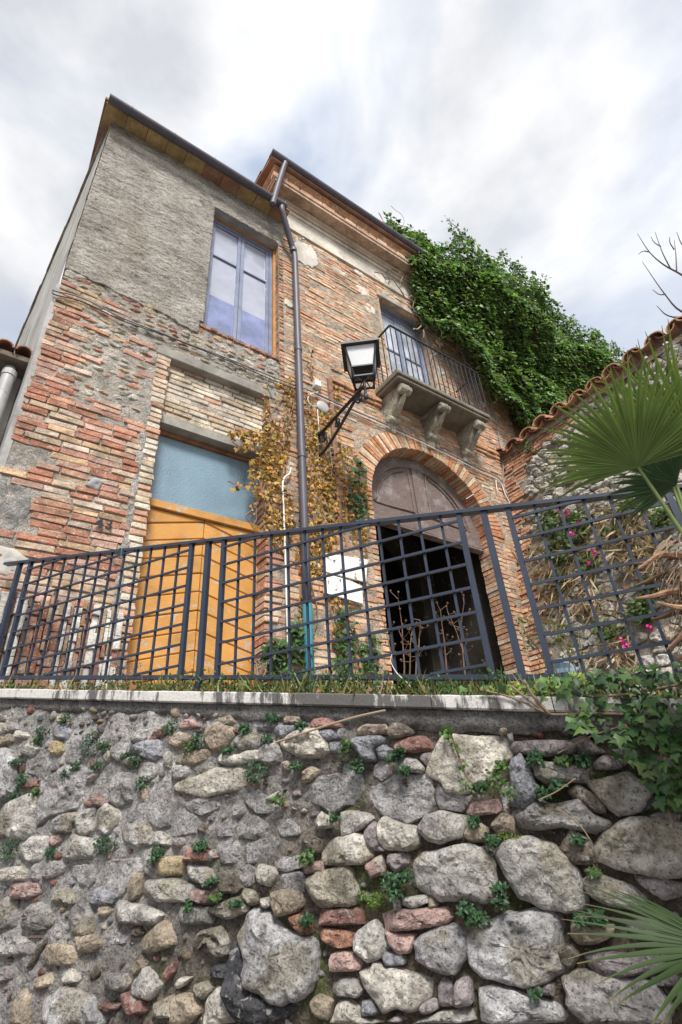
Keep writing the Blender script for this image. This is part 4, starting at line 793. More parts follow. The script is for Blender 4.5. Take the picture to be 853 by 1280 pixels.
for (sa_, oa), (sb, ob) in zip(rl[:-1], rl[1:]): mk('hand_rail', *bar(FA.pos(sa_, zt, oa), FA.pos(sb, zt, ob), .014, .032, A(0, 0, 1)), M['dark_iron'], BA)
for k in range(19): s = 4.3 + k * .115; mk('baluster', *bar(FA.pos(s, 5.88, .545), FA.pos(s, zt, .545), .013, .013, FD), M['dark_iron'], BA)
for s in (4.3, 6.37):
    for k in range(1, 5): mk('baluster', *bar(FA.pos(s, 5.88, .545 - k * .11), FA.pos(s, zt, .545 - k * .11), .013, .013, FD), M['dark_iron'], BA)
# wooden tympanum over the open door
oz = -.26; TY = None; a = np.linspace(0, np.pi, 33); r = AR + .03
zbt = 3.7
def halfdisc(r, o0, o1, name, par, zb=zbt, col=None, mat='old_wood'):
    S = AC[0] + r * np.cos(a); Z = np.maximum(AC[1] + r * np.sin(a), zb + .0); S = np.r_[S, AC[0] - r, AC[0] + r]; Z = np.r_[Z, zb, zb]; n = len(S)
    V = np.vstack([FA.pos(S, Z, o1), FA.pos(S, Z, o0)]); F = [list(range(n)), list(range(2 * n - 1, n - 1, -1))] + [[j, n + j, n + (j + 1) % n, (j + 1) % n] for j in range(n)]
    return mk(name, V, F, M[mat], par)
TY = halfdisc(r, oz - .05, oz, 'door_tympanum', BH)
rows = []
for rr, oo in ((AR - .2, oz + .001), (AR - .19, oz + .028), (AR - .03, oz + .03), (AR + .02, oz + .03), (AR + .02, oz + .001)): rows.append(FA.pos(AC[0] + rr * np.cos(a), AC[1] + .0 + rr * np.sin(a), oo))
n = len(a); mk('curved_frame', np.vstack(rows), [[k * n + j, k * n + j + 1, (k + 1) * n + j + 1, (k + 1) * n + j] for k in range(4) for j in range(n - 1)], M['old_wood'], TY)
mk('centre_stile', *bevbox(FA, 5.07, 5.17, zbt + .2, AC[1] + AR - .18, oz, oz + .034, .01), M['old_wood'], TY); mk('centre_stile', *bevbox(FA, 5.176, 5.28, zbt + .2, AC[1] + AR - .18, oz, oz + .026, .01), M['old_wood'], TY)
mk('bottom_rail', *bevbox(FA, AC[0] - AR, AC[0] + AR, zbt - .06, zbt + .2, oz - .06, oz + .045, .012), M['old_wood'], TY); mk('drip_rail', *bevbox(FA, AC[0] - AR, AC[0] + AR, zbt - .1, zbt - .062, oz - .05, oz + .06, .008), M['old_wood'], TY)
for sg in (-1, 1):
    pts = [(AC[0] + sg * .16, zbt + .27)]
    th = np.linspace(.06, 1.36, 12); pn = [(AC[0] + sg * (.17), zbt + .28)] + [(AC[0] + sg * (AR - .3) * math.cos(x) , AC[1] + .1 + (AR - .36) * math.sin(x)) for x in th]
    q = smoothpath([FA.pos(x, z, oz + .01) for x, z in pn + pn[:1]], 3); mk('panel_moulding', *tube(q, .014, 6), M['old_wood'], TY)
# vaulted passage behind the door, its unlit gloom painted as near-black plaster
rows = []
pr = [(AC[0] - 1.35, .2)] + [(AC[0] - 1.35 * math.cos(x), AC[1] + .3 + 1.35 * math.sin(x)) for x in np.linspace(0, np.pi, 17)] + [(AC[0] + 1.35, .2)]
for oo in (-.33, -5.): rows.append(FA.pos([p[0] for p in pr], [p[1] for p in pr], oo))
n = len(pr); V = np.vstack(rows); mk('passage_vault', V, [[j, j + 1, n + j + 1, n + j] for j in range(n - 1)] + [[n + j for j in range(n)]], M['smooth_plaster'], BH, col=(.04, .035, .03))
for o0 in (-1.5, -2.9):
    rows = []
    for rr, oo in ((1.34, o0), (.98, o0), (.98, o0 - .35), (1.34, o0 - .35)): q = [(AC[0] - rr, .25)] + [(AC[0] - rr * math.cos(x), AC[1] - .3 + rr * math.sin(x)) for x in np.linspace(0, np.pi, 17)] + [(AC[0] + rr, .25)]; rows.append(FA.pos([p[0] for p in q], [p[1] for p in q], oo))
    mk('passage_arch', np.vstack(rows), [[k * n + j, k * n + j + 1, (k + 1) * n + j + 1, (k + 1) * n + j] for k in range(3) for j in range(n - 1)], M['smooth_plaster'], BH, col=(.05, .042, .034))  # interior shade put into the rib colour too
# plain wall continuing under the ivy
mk('rear_wall', *box(FA, SR + .001, SR + 6, 0., 10.0, -.4, -.02), M['brick'], BH, col=(.4, .24, .15))

# ================================================================== RIGHT GARDEN WALL
class RF:
    def pos(self, t, z, o=0.):
        t, z, o = np.broadcast_arrays(np.asarray(t, float), np.asarray(z, float), np.asarray(o, float))
        s = 7.25 - (5.6 - z) * .175 - o
        P = s[..., None] * FD + (4.6 - t)[..., None] * FN; P = P.copy(); P[..., 2] += z + EYE; return P
    def px(self, x, y, o=0.):                        # photo point -> (t, z) on the battered face
        q = ray(x, y); n = FD - .175 * A(0, 0, 1); k = (7.25 - 5.6 * .175 - o) / (q @ n); P = q * k; return float(4.6 - P @ FN), float(P[2])
    def ppos(self, x, y, o=0.): t_, z_ = self.px(x, y, o); return self.pos(t_, z_, o)
FR = RF()
GW = thing('garden_wall', 'rubble garden wall with terracotta tile coping behind the right railing panel', 'wall', FR.pos(1.5, -1.2, 0))
mkg = wallgrid(FR, -.6, 4.6, -.2, 5.6, .04, lambda s, z: -.01 + .03 * n2d(s, z, 5, 61, 4), lambda s, z: A(.3, .265, .22) * (1 + .3 * n2d(s, z, 3, 62, 4)[:, None]))
mk('mortar_bed', mkg[0], mkg[1], M['mortar'], GW, col=mkg[2], smooth=True)
mk('core', *box(FR, -.6, 4.6, -.2, 5.58, -.35, -.08), M['mortar'], GW, col=(.3, .27, .23))
BG = Bricks(GW, 90)
for k in range(74):
    z = .3 + k * .0725
    def keep(c, zc, a, b_): return (zc > 5.3 and c < 1.5) or c < (.28 + .16 * float(n2d(0, zc, 3, 5)[0]) + max(0, (zc - 4.2)) * .25) or rng.random() < .03
    course(BG, z, .056, -.3, 3.5, .12, .28, .016, .06, RED[:3] + ORA[:2] + [(.5, .4, .3)], keep, .005, .014, oj=.01, fr=FR)
BG.build(M['brick'])
pp = np.array([(t_ + rng.uniform(-.08, .08) + (k % 2) * .1, .5 + k * .13 + rng.uniform(-.05, .05)) for k in range(39) for t_ in np.arange(.2, 3.6, .21)])
lst = []
for i, ((t_, z), ce) in enumerate(zip(pp, voronoi(pp, 1.45, .005))):
    if ce is None or len(ce) < 4: continue
    if t_ < .36 + max(0, (z - 4.2)) * .25 or (z > 5.3 and t_ < 1.5) or z > 5.52: continue
    hi = z > 3.6
    if rng.random() < (.05 if hi else .22): continue
    c = A(*[(.5, .47, .42), (.44, .41, .36), (.55, .51, .44), (.44, .42, .39), (.46, .39, .3), (.52, .5, .48)][rng.integers(6)]) * rng.uniform(.9, 1.2)
    a, b_, o, F = stone_mesh(ce, .045, 7000 + i, .7, base=-.06, lift=-.006, flat=14., res=.03); V = FR.pos(a, b_, o)
    q = project(V.mean(0)[None])[0]; lst.append((0 if 630 < q[0] < 870 and q[1] < 870 else 1, -np.ptp(ce[:, 0]) * np.ptp(ce[:, 1]), V, F, c))
lst.sort(key=lambda v: v[:2]); rest = MB()
for i, (_, _, V, F, c) in enumerate(lst):
    if i < 290: mk('stone', V, F, M['stone'], GW, col=c, smooth=35)
    else: rest.add(V, F, c)
if rest.n: rest.build('small_stones', M['stone'], GW, kind='stuff')
mk('coping_bed', *box(FR, -.1, 4.6, 5.56, 5.66, -.4, .05), M['mortar'], GW, col=(.38, .3, .23))
for k in range(14):
    t_ = .05 + k * .33; z0 = 5.62 + .05 * t_; a = np.linspace(0, np.pi, 9); tw = rng.normal(0, .012)
    for kind in (0, 1):
        V = []
        for oo, r, dz in ((.18 + rng.normal(0, .025), .148, .0), (-.34, .125, .2)):
            for rr in (r, r - .022):
                if kind == 0: V.append(FR.pos(t_ + tw * (oo > 0) + rr * np.cos(a), z0 + dz + rr * np.sin(a), oo))
                else: V.append(FR.pos(t_ + .165 + rr * np.cos(a), z0 + dz + .1 - rr * np.sin(a) * .8, oo - .03))
        V = np.vstack(V); F = [[j, j + 1, 18 + j + 1, 18 + j] for j in range(8)] + [[9 + j, 27 + j, 28 + j, 10 + j] for j in range(8)] + [[j, 9 + j, 10 + j, j + 1] for j in range(8)] + [[18 + j, 19 + j, 28 + j, 27 + j] for j in range(8)] + [[0, 18, 27, 9], [8, 17, 35, 26]]
        mk('coping_tile', V, F, M['terracotta'], GW, col=A(.42, .22, .14) * rng.uniform(.7, 1.15), smooth=40)

# ================================================================== NEIGHBOUR ON THE LEFT
NH = thing('neighbouring_house', 'sliver of neighbouring house with tiled eave and grey pipe at the left edge', 'house', FA.pos(-1.2, -1., -.6))
mk('wall', *box(FA, -4., -.26, -1.2, 4.5, -1.2, -.62), M['smooth_plaster'], NH, col=(.4, .38, .36))
mk('eave_board', *bevbox(FA, -4., -.225, 4.36, 4.43, -.7, -.33, .006), M['bark'], NH, col=(.2, .16, .13))
for k in range(14):
    s = -.3 - k * .17; a = np.linspace(0, np.pi, 7); V = []
    for oo, r, dz in ((-.27, .08, 0), (-.9, .07, .2)):
        for rr in (r, r - .015): V.append(FA.pos(s + rr * np.cos(a), 4.44 + dz + rr * np.sin(a), oo))
    V = np.vstack(V); F = [[j, j + 1, 15 + j, 14 + j] for j in range(6)] + [[7 + j, 21 + j, 22 + j, 8 + j] for j in range(6)] + [[j, 7 + j, 8 + j, j + 1] for j in range(6)]
    mk('roof_tile', V, F, M['terracotta'], NH, col=A(.36, .17, .12) * rng.uniform(.8, 1.1), smooth=40)
downpipe(NH, [FA.pos(-.37, 4.28, -.46), FA.pos(-.37, 4.2, -.46), FA.pos(-.37, 3., -.46), FA.pos(-.37, -1., -.46)], .062, 'grey_pipe', [FA.pos(-.37, 4.24, -.46)])

# ================================================================== LANTERN, CABLES, BOARD
LS, LO = 3.14, 1.07
LN = thing('wall_lantern', 'black wrought iron lantern with frosted panes on a scrolled bracket', 'lantern', FA.pos(LS, 4.4, 0))
mk('arm', *tube([FA.pos(LS, 4.5, .0), FA.pos(LS, 4.52, .5), FA.pos(LS, 4.545, LO)], .022, 8), M['dark_iron'], LN)
mk('lower_arm', *tube(smoothpath([FA.pos(LS, 4.2, .0), FA.pos(LS, 4.17, .08), FA.pos(LS, 4.2, .25), FA.pos(LS, 4.3, .5), FA.pos(LS, 4.42, .75), FA.pos(LS, 4.5, .93)], 5), .02, 8), M['dark_iron'], LN)
mk('wall_plate', *bevbox(FA, LS - .03, LS + .03, 4.12, 4.58, 0., .02, .003), M['dark_iron'], LN)
for (oc, zc, r0, sg) in ((.95, 4.43, .075, 1), (.46, 4.4, .065, -1), (.16, 4.38, .075, 1)):
    th = np.linspace(0, 3.4 * np.pi, 40); rr = r0 * (1 - th / (3.9 * np.pi)); mk('scroll', *tube([FA.pos(LS, zc + r * math.sin(x + 1.2) , oc + sg * r * math.cos(x + 1.2)) for x, r in zip(th, rr)], .013, 6), M['dark_iron'], LN)
mk('post', *tube([FA.pos(LS, z, LO) for z in (4.315, 4.33, 4.36, 4.39, 4.4, 4.66, 4.67, 4.72, 4.74)], [.008, .026, .032, .026, .018, .018, .045, .05, .02], 10), M['dark_iron'], LN, smooth=40)
LX, LY = A(1, -.06, 0), A(-.06, -1, 0)              # the lantern head is turned on its post to face the street
def frust(h0, z0, h1, z1): return np.array([FA.pos(LS, z, LO) + LX * a * h + LY * b * h for h, z in ((h0, z0), (h1, z1)) for a, b in ((-1, 1), (1, 1), (1, -1), (-1, -1))])
zb0, zm, zp = 4.6, 4.74, 5.04; hb, hm, hp = .115, .135, .19
for lo, hi, h0, h1 in ((zb0, zm, hb, hm), (zm, zp, hm, hp)):
    V = frust(h0, lo, h1, hi)
    for j in range(4):
        mk('corner_bar', *bar(V[j], V[4 + j], .018, .018, FD), M['dark_iron'], LN)
        mk('ring_bar', *bar(V[j], V[(j + 1) % 4], .02, .02, A(0, 0, 1)), M['dark_iron'], LN)
        q = np.array([V[j], V[(j + 1) % 4], V[4 + (j + 1) % 4], V[4 + j]]); cen_ = V.mean(0); q2 = q + (cen_ - q) * A(.03, .03, 0); V8 = np.vstack([q2, q2 + (cen_ - q2) * A(.03, .03, 0)])
        if lo == zm: mk('pane', V8, BOXF, M['lamp_glass'], LN)
for j in range(4):
    V = frust(hb, zb0, hm, zm); c_ = FA.pos(LS, 4.68, LO); mk('cradle', *tube(smoothpath([c_, (c_ + V[j]) / 2 - A(0, 0, .06), V[j] * .85 + c_ * .15 - A(0, 0, .02), V[4 + j]], 5), .008, 6), M['dark_iron'], LN)
    mk('foot', *tube([V[j] - A(0, 0, .025), V[j] - A(0, 0, .015), V[j] + A(0, 0, .005)], [.006, .016, .012], 8), M['dark_iron'], LN)
hd = MB()
hd.add(frust(.235, zp, .235, zp + .03), BOXF); mk('hood', frust(.235, zp + .004, .235, zp + .035), [[3, 2, 1, 0], [4, 5, 6, 7], [0, 1, 5, 4], [1, 2, 6, 5], [2, 3, 7, 6], [3, 0, 4, 7]], M['dark_iron'], LN)
mk('hood', frust(.22, zp + .036, .1, zp + .16), BOXF, M['dark_iron'], LN)
mk('cap', *tube([FA.pos(LS, zp + z, LO) for z in (.16, .165, .2, .24, .26)], [.06, .1, .095, .06, .01], 14), M['dark_iron'], LN, smooth=40)
def cable(name, pxs, r, mat, label, os=None, cat='cable'):
    os = os or [.05] * len(pxs); P = smoothpath([FA.ppos(x, y, o) for (x, y), o in zip(pxs, os)], 6)
    return tag(mk(name, *tube(P, r, 6), M[mat], None, smooth=True), label, cat)
c1 = [(66, 362), (70, 364), (105, 373), (152, 397), (199, 415), (234, 429), (282, 447), (349, 474), (385, 487)]
cable('cable', c1, .009, 'cable', 'grey cable crossing the left house below the plaster edge')
cable('cable', [(x, y + 3 + 2 * math.sin(i)) for i, (x, y) in enumerate(c1)], .007, 'dark_iron', 'thin black cable sagging just under the grey one on the left house')
c2 = [(385, 487), (420, 503), (450, 516), (505, 540), (560, 566), (600, 586), (624, 598), (632, 615), (641, 632)]
cable('cable', c2, .012, 'cable', 'thick grey cable running above the arched doorway')
cable('cable', [(x, y + 3) for x, y in c2], .009, 'white_plastic', 'pale thin cable running just under the thick one over the arch')
cable('cable', [(608, 478), (615, 505), (624, 545), (629, 580), (628, 602)], .01, 'cable', 'cable dropping beside the balcony down to the arch')
cable('cable', [(620, 600), (622, 613), (630, 625), (640, 631)], .008, 'white_plastic', 'short pale cable loop at the right end of the arch')
cable('cable', [(398, 490), (388, 493), (385, 500), (390, 507), (397, 508)], .008, 'white_plastic', 'white cable loop between the two junction boxes')
cable('cable', [(397, 512), (398, 525), (399, 540)], .008, 'white_plastic', 'white cable hanging from the round junction box')
cable('cable', [(409, 540), (412, 560), (415, 580), (414, 598)], .01, 'cable', 'grey cable hanging below the lantern bracket')
cable('conduit', [(364, 585), (362, 592), (354, 602), (355, 640), (357, 700), (359, 770), (361, 848)], .012, 'white_plastic', 'white plastic conduit running down beside the downpipe', cat='conduit')
s_, z_ = FA.px(397, 480, .05); tag(mk('junction_box', *bevbox(FA, s_ - .055, s_ + .055, z_ - .06, z_ + .06, 0, .08, .012), M['white_plastic']), 'white square junction box on the bricks above the cable', 'box')
s_, z_ = FA.px(404, 508, .05); q = [FA.pos(s_, z_, o) for o in (0, .05, .065, .07)]; tag(mk('junction_box', *tube(q, [.1, .1, .08, .01], 20), M['grey_pipe'], smooth=40), 'round grey junction box under the cable left of the lantern', 'box')
SB = thing('notice_board', 'blank white boards, tilted and cracked, half covered by dry creeper', 'board', FA.ppos(430, 722, .05))
for qs in ([(407, 692), (459, 700), (457, 728), (440, 724), (407, 715)], [(406, 717), (439, 727), (452, 733), (453, 755), (405, 741)]):
    q = [FA.px(x, y, .05) for x, y in qs]; n = len(q); V = np.vstack([FA.pos([a for a, _ in q], [b for _, b in q], .065), FA.pos([a for a, _ in q], [b for _, b in q], .04)])
    mk('board', V, [list(range(n))[::-1], list(range(n, 2 * n))] + [[j, (j + 1) % n, n + (j + 1) % n, n + j] for j in range(n)], M['white_board'], SB)

# stacked whitewashed bricks standing against the left house
BS = thing('brick_stack', 'stack of old bricks and whitewashed slabs against the left house behind the railing', 'brick stack', FA.pos(.5, .55, .2))
s = -.12
while s < .95:
    wd = rng.uniform(.03, .06); z = .55; topz = 1.66 + rng.normal(0, .025); white = rng.random() < .52
    while z < topz - .03:
        h = rng.uniform(.06, .17) if white else rng.uniform(.08, .16); h = min(h, topz - z)
        c = A(.68, .66, .62) * rng.uniform(.85, 1.1) if white and rng.random() < .88 else A(*RED[rng.integers(6)]) * .85
        mk('brick', *bevbox(FA, s, s + wd - .004, z, z + h - .005, .07, .2 + rng.normal(0, .014), .005, .003), M['brick'], BS, col=c); z += h
    s += wd

# ================================================================== PLANTS
SKY_O = -FN
# --- evergreen ivy covering the right end of the brick house
ivy_px = [(488, 270), (515, 281), (545, 291), (570, 297), (590, 287), (602, 299), (640, 316), (657, 330), (674, 345), (690, 362), (702, 388), (732, 402), (762, 424), (788, 438), (812, 456), (812, 560), (740, 570), (690, 555), (665, 538), (640, 514), (618, 490), (595, 466), (572, 440), (556, 415), (540, 385), (524, 350), (506, 312)]
ip = np.array([FA.px(x, y, .35) for x, y in ivy_px])
IV = thing('ivy', 'dense dark green ivy smothering the roof and right end of the brick house', 'ivy', FA.pos(8, -1., .2))
n = 150000; q = np.c_[rng.uniform(ip[:, 0].min(), ip[:, 0].max(), n), rng.uniform(ip[:, 1].min(), ip[:, 1].max(), n)]
ed = .25 * n2d(q[:, 0], q[:, 1], 1.6, 91) ; q2 = q + np.c_[ed, .25 * n2d(q[:, 0], q[:, 1], 1.6, 92)]
q = q[inpoly(q2[:, 0], q2[:, 1], ip.tolist())]; q = q[rng.random(len(q)) < .62]
lump = .3 + .5 * n2d(q[:, 0], q[:, 1], .8, 93, 2) + .28 * n2d(q[:, 0], q[:, 1], 2.6, 94, 2); lump = np.maximum(lump, .05) + .42 * np.exp(-((q[:, 1] - 9.75) / .7) ** 2) * np.clip((q[:, 0] - 5.5) / .8, 0, 1)
edge = np.clip((q[:, 1] - 9.8) / 2., 0, 1)
oo = lump - np.abs(rng.normal(0, .09, len(q))) - edge * rng.random(len(q)) * .9
pos = FA.pos(q[:, 0], q[:, 1], oo); nr = SKY_O + A(0, 0, .7) + .75 * rdir(len(q)); up = A(0, 0, -1) + .8 * rdir(len(q))
tone = n2d(q[:, 0], q[:, 1], 1.4, 95, 3)[:, None]; C = jitcol((.115, .195, .065), len(q), .42, .12) * (1 + .4 * tone); yl = rng.random(len(q)) < .1; C[yl] = jitcol((.17, .26, .06), yl.sum(), .2)
h_ = len(q) // 2
V, F, C = catall([scatter(*IVY, pos[:h_], nr[:h_], up[:h_], rng.uniform(.08, .15, h_), C[:h_]), scatter(*OVAL, pos[h_:], nr[h_:], up[h_:], rng.uniform(.09, .15, len(q) - h_), C[h_:])])
mk('foliage', V, F, M['leaf'], IV, col=C, kind='stuff')
sp = []; st = MB()
top = ip[:16]
for k in range(46):                                     # loose shoots along the crest
    j = rng.integers(0, 15); f = rng.random(); b0 = top[j] * (1 - f) + top[j + 1] * f; l = rng.uniform(.25, .75); dr = A(rng.normal(0, .45), 1.)
    P = [FA.pos(b0[0] + dr[0] * l * x + .05 * math.sin(5 * x + k), b0[1] - .2 + l * x, .1 + rng.normal(0, .02)) for x in np.linspace(0, 1, 7)]; st.add(*tube(P, .008, 4), (.12, .1, .06))
    for p_ in P[1:]:
        m_ = 5; sp.append(scatter(*OVAL, p_ + rng.normal(0, .04, (m_, 3)), rdir(m_) + A(0, 0, .5) + SKY_O, rdir(m_), rng.uniform(.07, .13, m_), jitcol((.07, .14, .035), m_, .25)))
mk('shoots', *catall(sp)[:2], M['leaf'], IV, col=catall(sp)[2], kind='stuff')
for k in range(90):                                     # bare brown stems at the edge of the ivy
    x, y = [(505, 330), (525, 345), (500, 310), (545, 380), (490, 300), (560, 420), (520, 372)][k % 7]; x += rng.normal(0, 10); y += rng.normal(0, 12); s, z = FA.px(x, y, .06)
    a = rng.uniform(0, 6.28); P = [FA.pos(s, z, .05)]; l = rng.uniform(.4, 1.1)
    for j in range(6): a += rng.normal(0, .5); s += math.cos(a) * l / 6; z += math.sin(a) * l / 6; P.append(FA.pos(s, z, .05 + rng.uniform(0, .09)))
    st.add(*tube(smoothpath(P, 2), rng.uniform(.006, .014), 4), A(.34, .26, .2) * rng.uniform(.6, 1.2))
st.build('stems', M['twig'], IV, kind='stuff')
# --- golden dry creeper between the doors
DC = thing('dry_creeper', 'golden brown dried creeper clinging between the ochre door and the arch', 'creeper', FA.pos(2.9, .6, .02))
blobs = [(332, 590, 20, 34, 330), (318, 545, 18, 9, 100), (300, 541, 16, 4, 60), (308, 556, 12, 8, 40), (345, 560, 18, 36, 330), (350, 645, 20, 42, 300), (386, 560, 12, 70, 260), (408, 560, 20, 55, 420), (432, 605, 24, 50, 420), (452, 640, 14, 42, 200), (402, 645, 26, 50, 460), (362, 505, 9, 40, 90), (333, 515, 3, 42, 40), (349, 480, 4, 30, 24), (420, 495, 8, 22, 60), (395, 692, 24, 28, 300), (428, 765, 14, 50, 90), (385, 775, 9, 55, 80), (430, 722, 24, 24, 70), (300, 606, 14, 3, 14), (390, 455, 4, 26, 14), (455, 700, 6, 40, 60), (318, 640, 3, 24, 14)]
par = []; stm = MB()
for x, y, rx, ry, n in blobs:
    n = int(n * .92); a = rng.uniform(0, 6.28, n); r = np.sqrt(rng.random(n)); sz = np.array([FA.px(x + rx * rr * math.cos(t_), y + ry * rr * math.sin(t_), .06) for t_, rr in zip(a, r)])
    o = .02 + np.abs(rng.normal(0, .024, n)); c = jitcol((.5, .32, .11), n, .3, .09); dk = rng.random(n) < .25; c[dk] *= .5
    par.append(scatter(*IVY, FA.pos(sz[:, 0], sz[:, 1], o), SKY_O + 1.1 * rdir(n), A(0, 0, -1) + .9 * rdir(n), rng.uniform(.022, .07, n), c))
    for k in range(max(2, n // 45)):
        s, z = FA.px(x + rng.normal(0, rx * .4), y + ry * .8, .03); P = []
        for j in range(7): P.append(FA.pos(s, z, .025)); s += rng.normal(0, .04); z += ry * 1.6 / 7 / 95
        stm.add(*tube(smoothpath(P, 2), rng.uniform(.004, .009), 4), A(.3, .2, .13) * rng.uniform(.6, 1.2))
Vd = catall(par); mk('dry_leaves', Vd[0], Vd[1], M['dry_leaf'], DC, col=Vd[2], kind='stuff'); stm.build('stems', M['twig'], DC, kind='stuff')
def leafblobs(name, label, cat, blobs, tmpl, base, szr, omax=.06, fr=FA, mat='leaf', group=None, jit=.25, obase=.03):
    par = []
    for x, y, rx, ry, n in blobs:
        a = rng.uniform(0, 6.28, n); r = np.sqrt(rng.random(n)); sz = np.array([fr.px(x + rx * rr * math.cos(t_), y + ry * rr * math.sin(t_), obase) for t_, rr in zip(a, r)])
        nn = (-FN if fr is FA else (-WN if fr is FW or fr is FF else -FD)); o = obase + np.abs(rng.normal(0, omax, n))
        par.append(scatter(*tmpl, fr.pos(sz[:, 0], sz[:, 1], o), nn + A(0, 0, .5) + .7 * rdir(n), A(0, 0, -.6 if tmpl is IVY else .5) + .9 * rdir(n), rng.uniform(*szr, n), jitcol(base, n, jit, .08)))
    v, f, c = catall(par); o = mk(name, v, f, M[mat], None, col=c)
    return tag(o, label, cat, group)
leafblobs('ivy_sprig', 'small blue green ivy sprig climbing at the left foot of the arch ring', 'ivy', [(447, 612, 11, 40, 90)], IVY, (.07, .16, .09), (.06, .1), .03)
for lb, bl in (('green ivy tuft at the foot of the downpipe', (372, 805, 16, 26, 110)), ('low green ivy tuft between the ochre door and the white conduit', (343, 822, 18, 22, 110)), ('tall ivy tuft growing under the white board', (430, 800, 14, 44, 110)), ('small ivy tuft at the left foot of the arched doorway', (460, 815, 12, 24, 70))):
    leafblobs('ivy_sprig', lb, 'ivy', [bl], IVY, (.055, .11, .035), (.05, .09), .05)

# --- palm in front of the wall at the right edge
def fan(name, par, hub, axis, nrm, R_, span, N_, col, droop=.16, fold=.5, w0=.0112):
    ax = axis / np.linalg.norm(axis); nz = nrm - ax * (nrm @ ax); nz /= np.linalg.norm(nz); sx = np.cross(ax, nz); V = []; F = []; C = []
    for k in range(N_):
        th = (k / (N_ - 1) - .5) * span + rng.normal(0, .012); dr = math.cos(th) * ax + math.sin(th) * sx; sd_ = -math.sin(th) * ax + math.cos(th) * sx
        l = R_ * (1 - .22 * abs(th / span * 2) ** 2) * rng.uniform(.92, 1.05); b0 = len(V); nn = 9; cb = np.asarray(col) * (1 + rng.normal(0, .14)); dp_ = droop * rng.uniform(.5, 1.5); tw = rng.normal(0, .12)
        for j in range(nn):
            x = j / (nn - 1); wv = max(.0008, w0 * min(1, x * 2.2 + .04) * (1 if x < .32 else (1 - ((x - .32) / .68)) ** .95))
            c_ = hub + dr * l * x - A(0, 0, 1) * dp_ * l * x ** 3 + nz * .05 * l * math.sin(x * 2.4)
            lf = sd_ + nz * tw * x
            V += [c_ - lf * wv - nz * wv * fold * 1.4, c_, c_ + lf * wv - nz * wv * fold * 1.4]; tip = max(0, x - .86) * 5
            cc = cb * (1 - tip) + A(.24, .17, .07) * tip; C += [cc * 1.12, cc * .85, cc * 1.12]
        for j in range(nn - 1):
            for e in (0, 1): F.append([b0 + j * 3 + e, b0 + j * 3 + e + 1, b0 + j * 3 + e + 4, b0 + j * 3 + e + 3])
    return mk(name, np.array(V), F, M['palm_leaf'], par, col=np.array(C))
PY = 1.5; crown = atdepth(872, 690, PY); base = crown.copy(); base[2] = 0
PT = thing('palm_tree', 'shaggy trunked fan palm in front of the wall at the right edge', 'palm', base)
zs = np.linspace(0, crown[2] - .05, 26); P = np.c_[np.full(26, crown[0]), np.full(26, crown[1]), zs]; Vt, Ft = tube(P, .088 + .01 * np.sin(zs * 31), 16)
Vt[:, :2] += .012 * np.c_[fbm(Vt * 16, 3, 4), fbm(Vt * 16, 3, 5)]; mk('trunk', Vt, Ft, M['bark'], PT, col=(.2, .15, .11), smooth=True)
for k in range(110):                                      # dead leaf bases and fibre
    a = k * 2.4; z = crown[2] + .02 - k * .0085; d_ = A(math.cos(a), math.sin(a), 0); p0 = A(crown[0], crown[1], z) + d_ * .075; l = rng.uniform(.08, .15)
    dz_ = rng.uniform(-.05, .02); P = [p0 - d_ * .02, p0 + d_ * l * .35 + A(0, 0, .006), p0 + d_ * l * .7 + A(0, 0, dz_ * .4), p0 + d_ * l * rng.uniform(.95, 1.1) + A(0, 0, dz_)]
    mk('leaf_base', *tube(smoothpath(P, 3), np.linspace(.014, .003, 10), 6), M['bark'], PT, col=A(.3, .18, .11) * rng.uniform(.5, 1.3))
fb = MB()
for k in range(900):
    a = rng.uniform(0, 6.28); z = crown[2] - rng.uniform(-.05, .75); d_ = A(math.cos(a), math.sin(a), 0); p0 = A(crown[0], crown[1], z) + d_ * .082
    fb.add(*tube([p0, p0 + d_ * .03 + A(0, 0, -.02), p0 + d_ * rng.uniform(.03, .08) + A(rng.normal(0, .02), rng.normal(0, .02), -.07)], [.003, .002, .001], 3, False), A(.3, .22, .15) * rng.uniform(.5, 1.3))
fb.build('fibre', M['twig'], PT, kind='stuff')
def imgdir(dx, dy): return (RGT * dx - UPV * dy)
fr_specs = [((798, 584), 1.48, (-.36, -1), .41, 3.05, 40, (.15, .22, .07), (.1, -.2, .35)), ((834, 588), 1.64, (-.02, -1), .54, 2.9, 40, (.12, .19, .07), (.3, 0, .3)), ((868, 560), 1.5, (.05, -1), .5, 3.0, 36, (.17, .24, .06), (-.3, .2, .5)), ((846, 606), 1.6, (-.75, -.3), .26, 2.3, 26, (.09, .16, .08), (.2, .2, -.3)),
            ((930, 610), 1.5, (1, -.4), .42, 3.8, 36, (.07, .12, .04), (.2, 0, .3)), ((910, 540), 1.75, (.5, -1), .45, 3.8, 36, (.07, .12, .04), (.2, 0, .3)), ((960, 690), 1.4, (1, .1), .42, 3.8, 36, (.07, .12, .04), (0, 0, .3))]
for (hx, hy), Y, (dx, dy), R_, span, N_, colr, tl in fr_specs:
    hub = atdepth(hx, hy, Y); view = (EYEV - hub); view /= np.linalg.norm(view)
    nrm = -view + RGT * tl[0] + UPV * tl[1] * .6 - A(0, 0, .2)
    fn_ = fan('frond', PT, hub, imgdir(dx, dy) + view * tl[2] * .3, nrm, R_, span, N_, colr)
    mk('petiole', *tube(smoothpath([crown - A(0, 0, .06), crown * .55 + hub * .45 - A(0, 0, .02), hub], 5), np.linspace(.009, .0045, 11), 6), M['twig'], fn_, col=(.14, .18, .06), smooth=True)
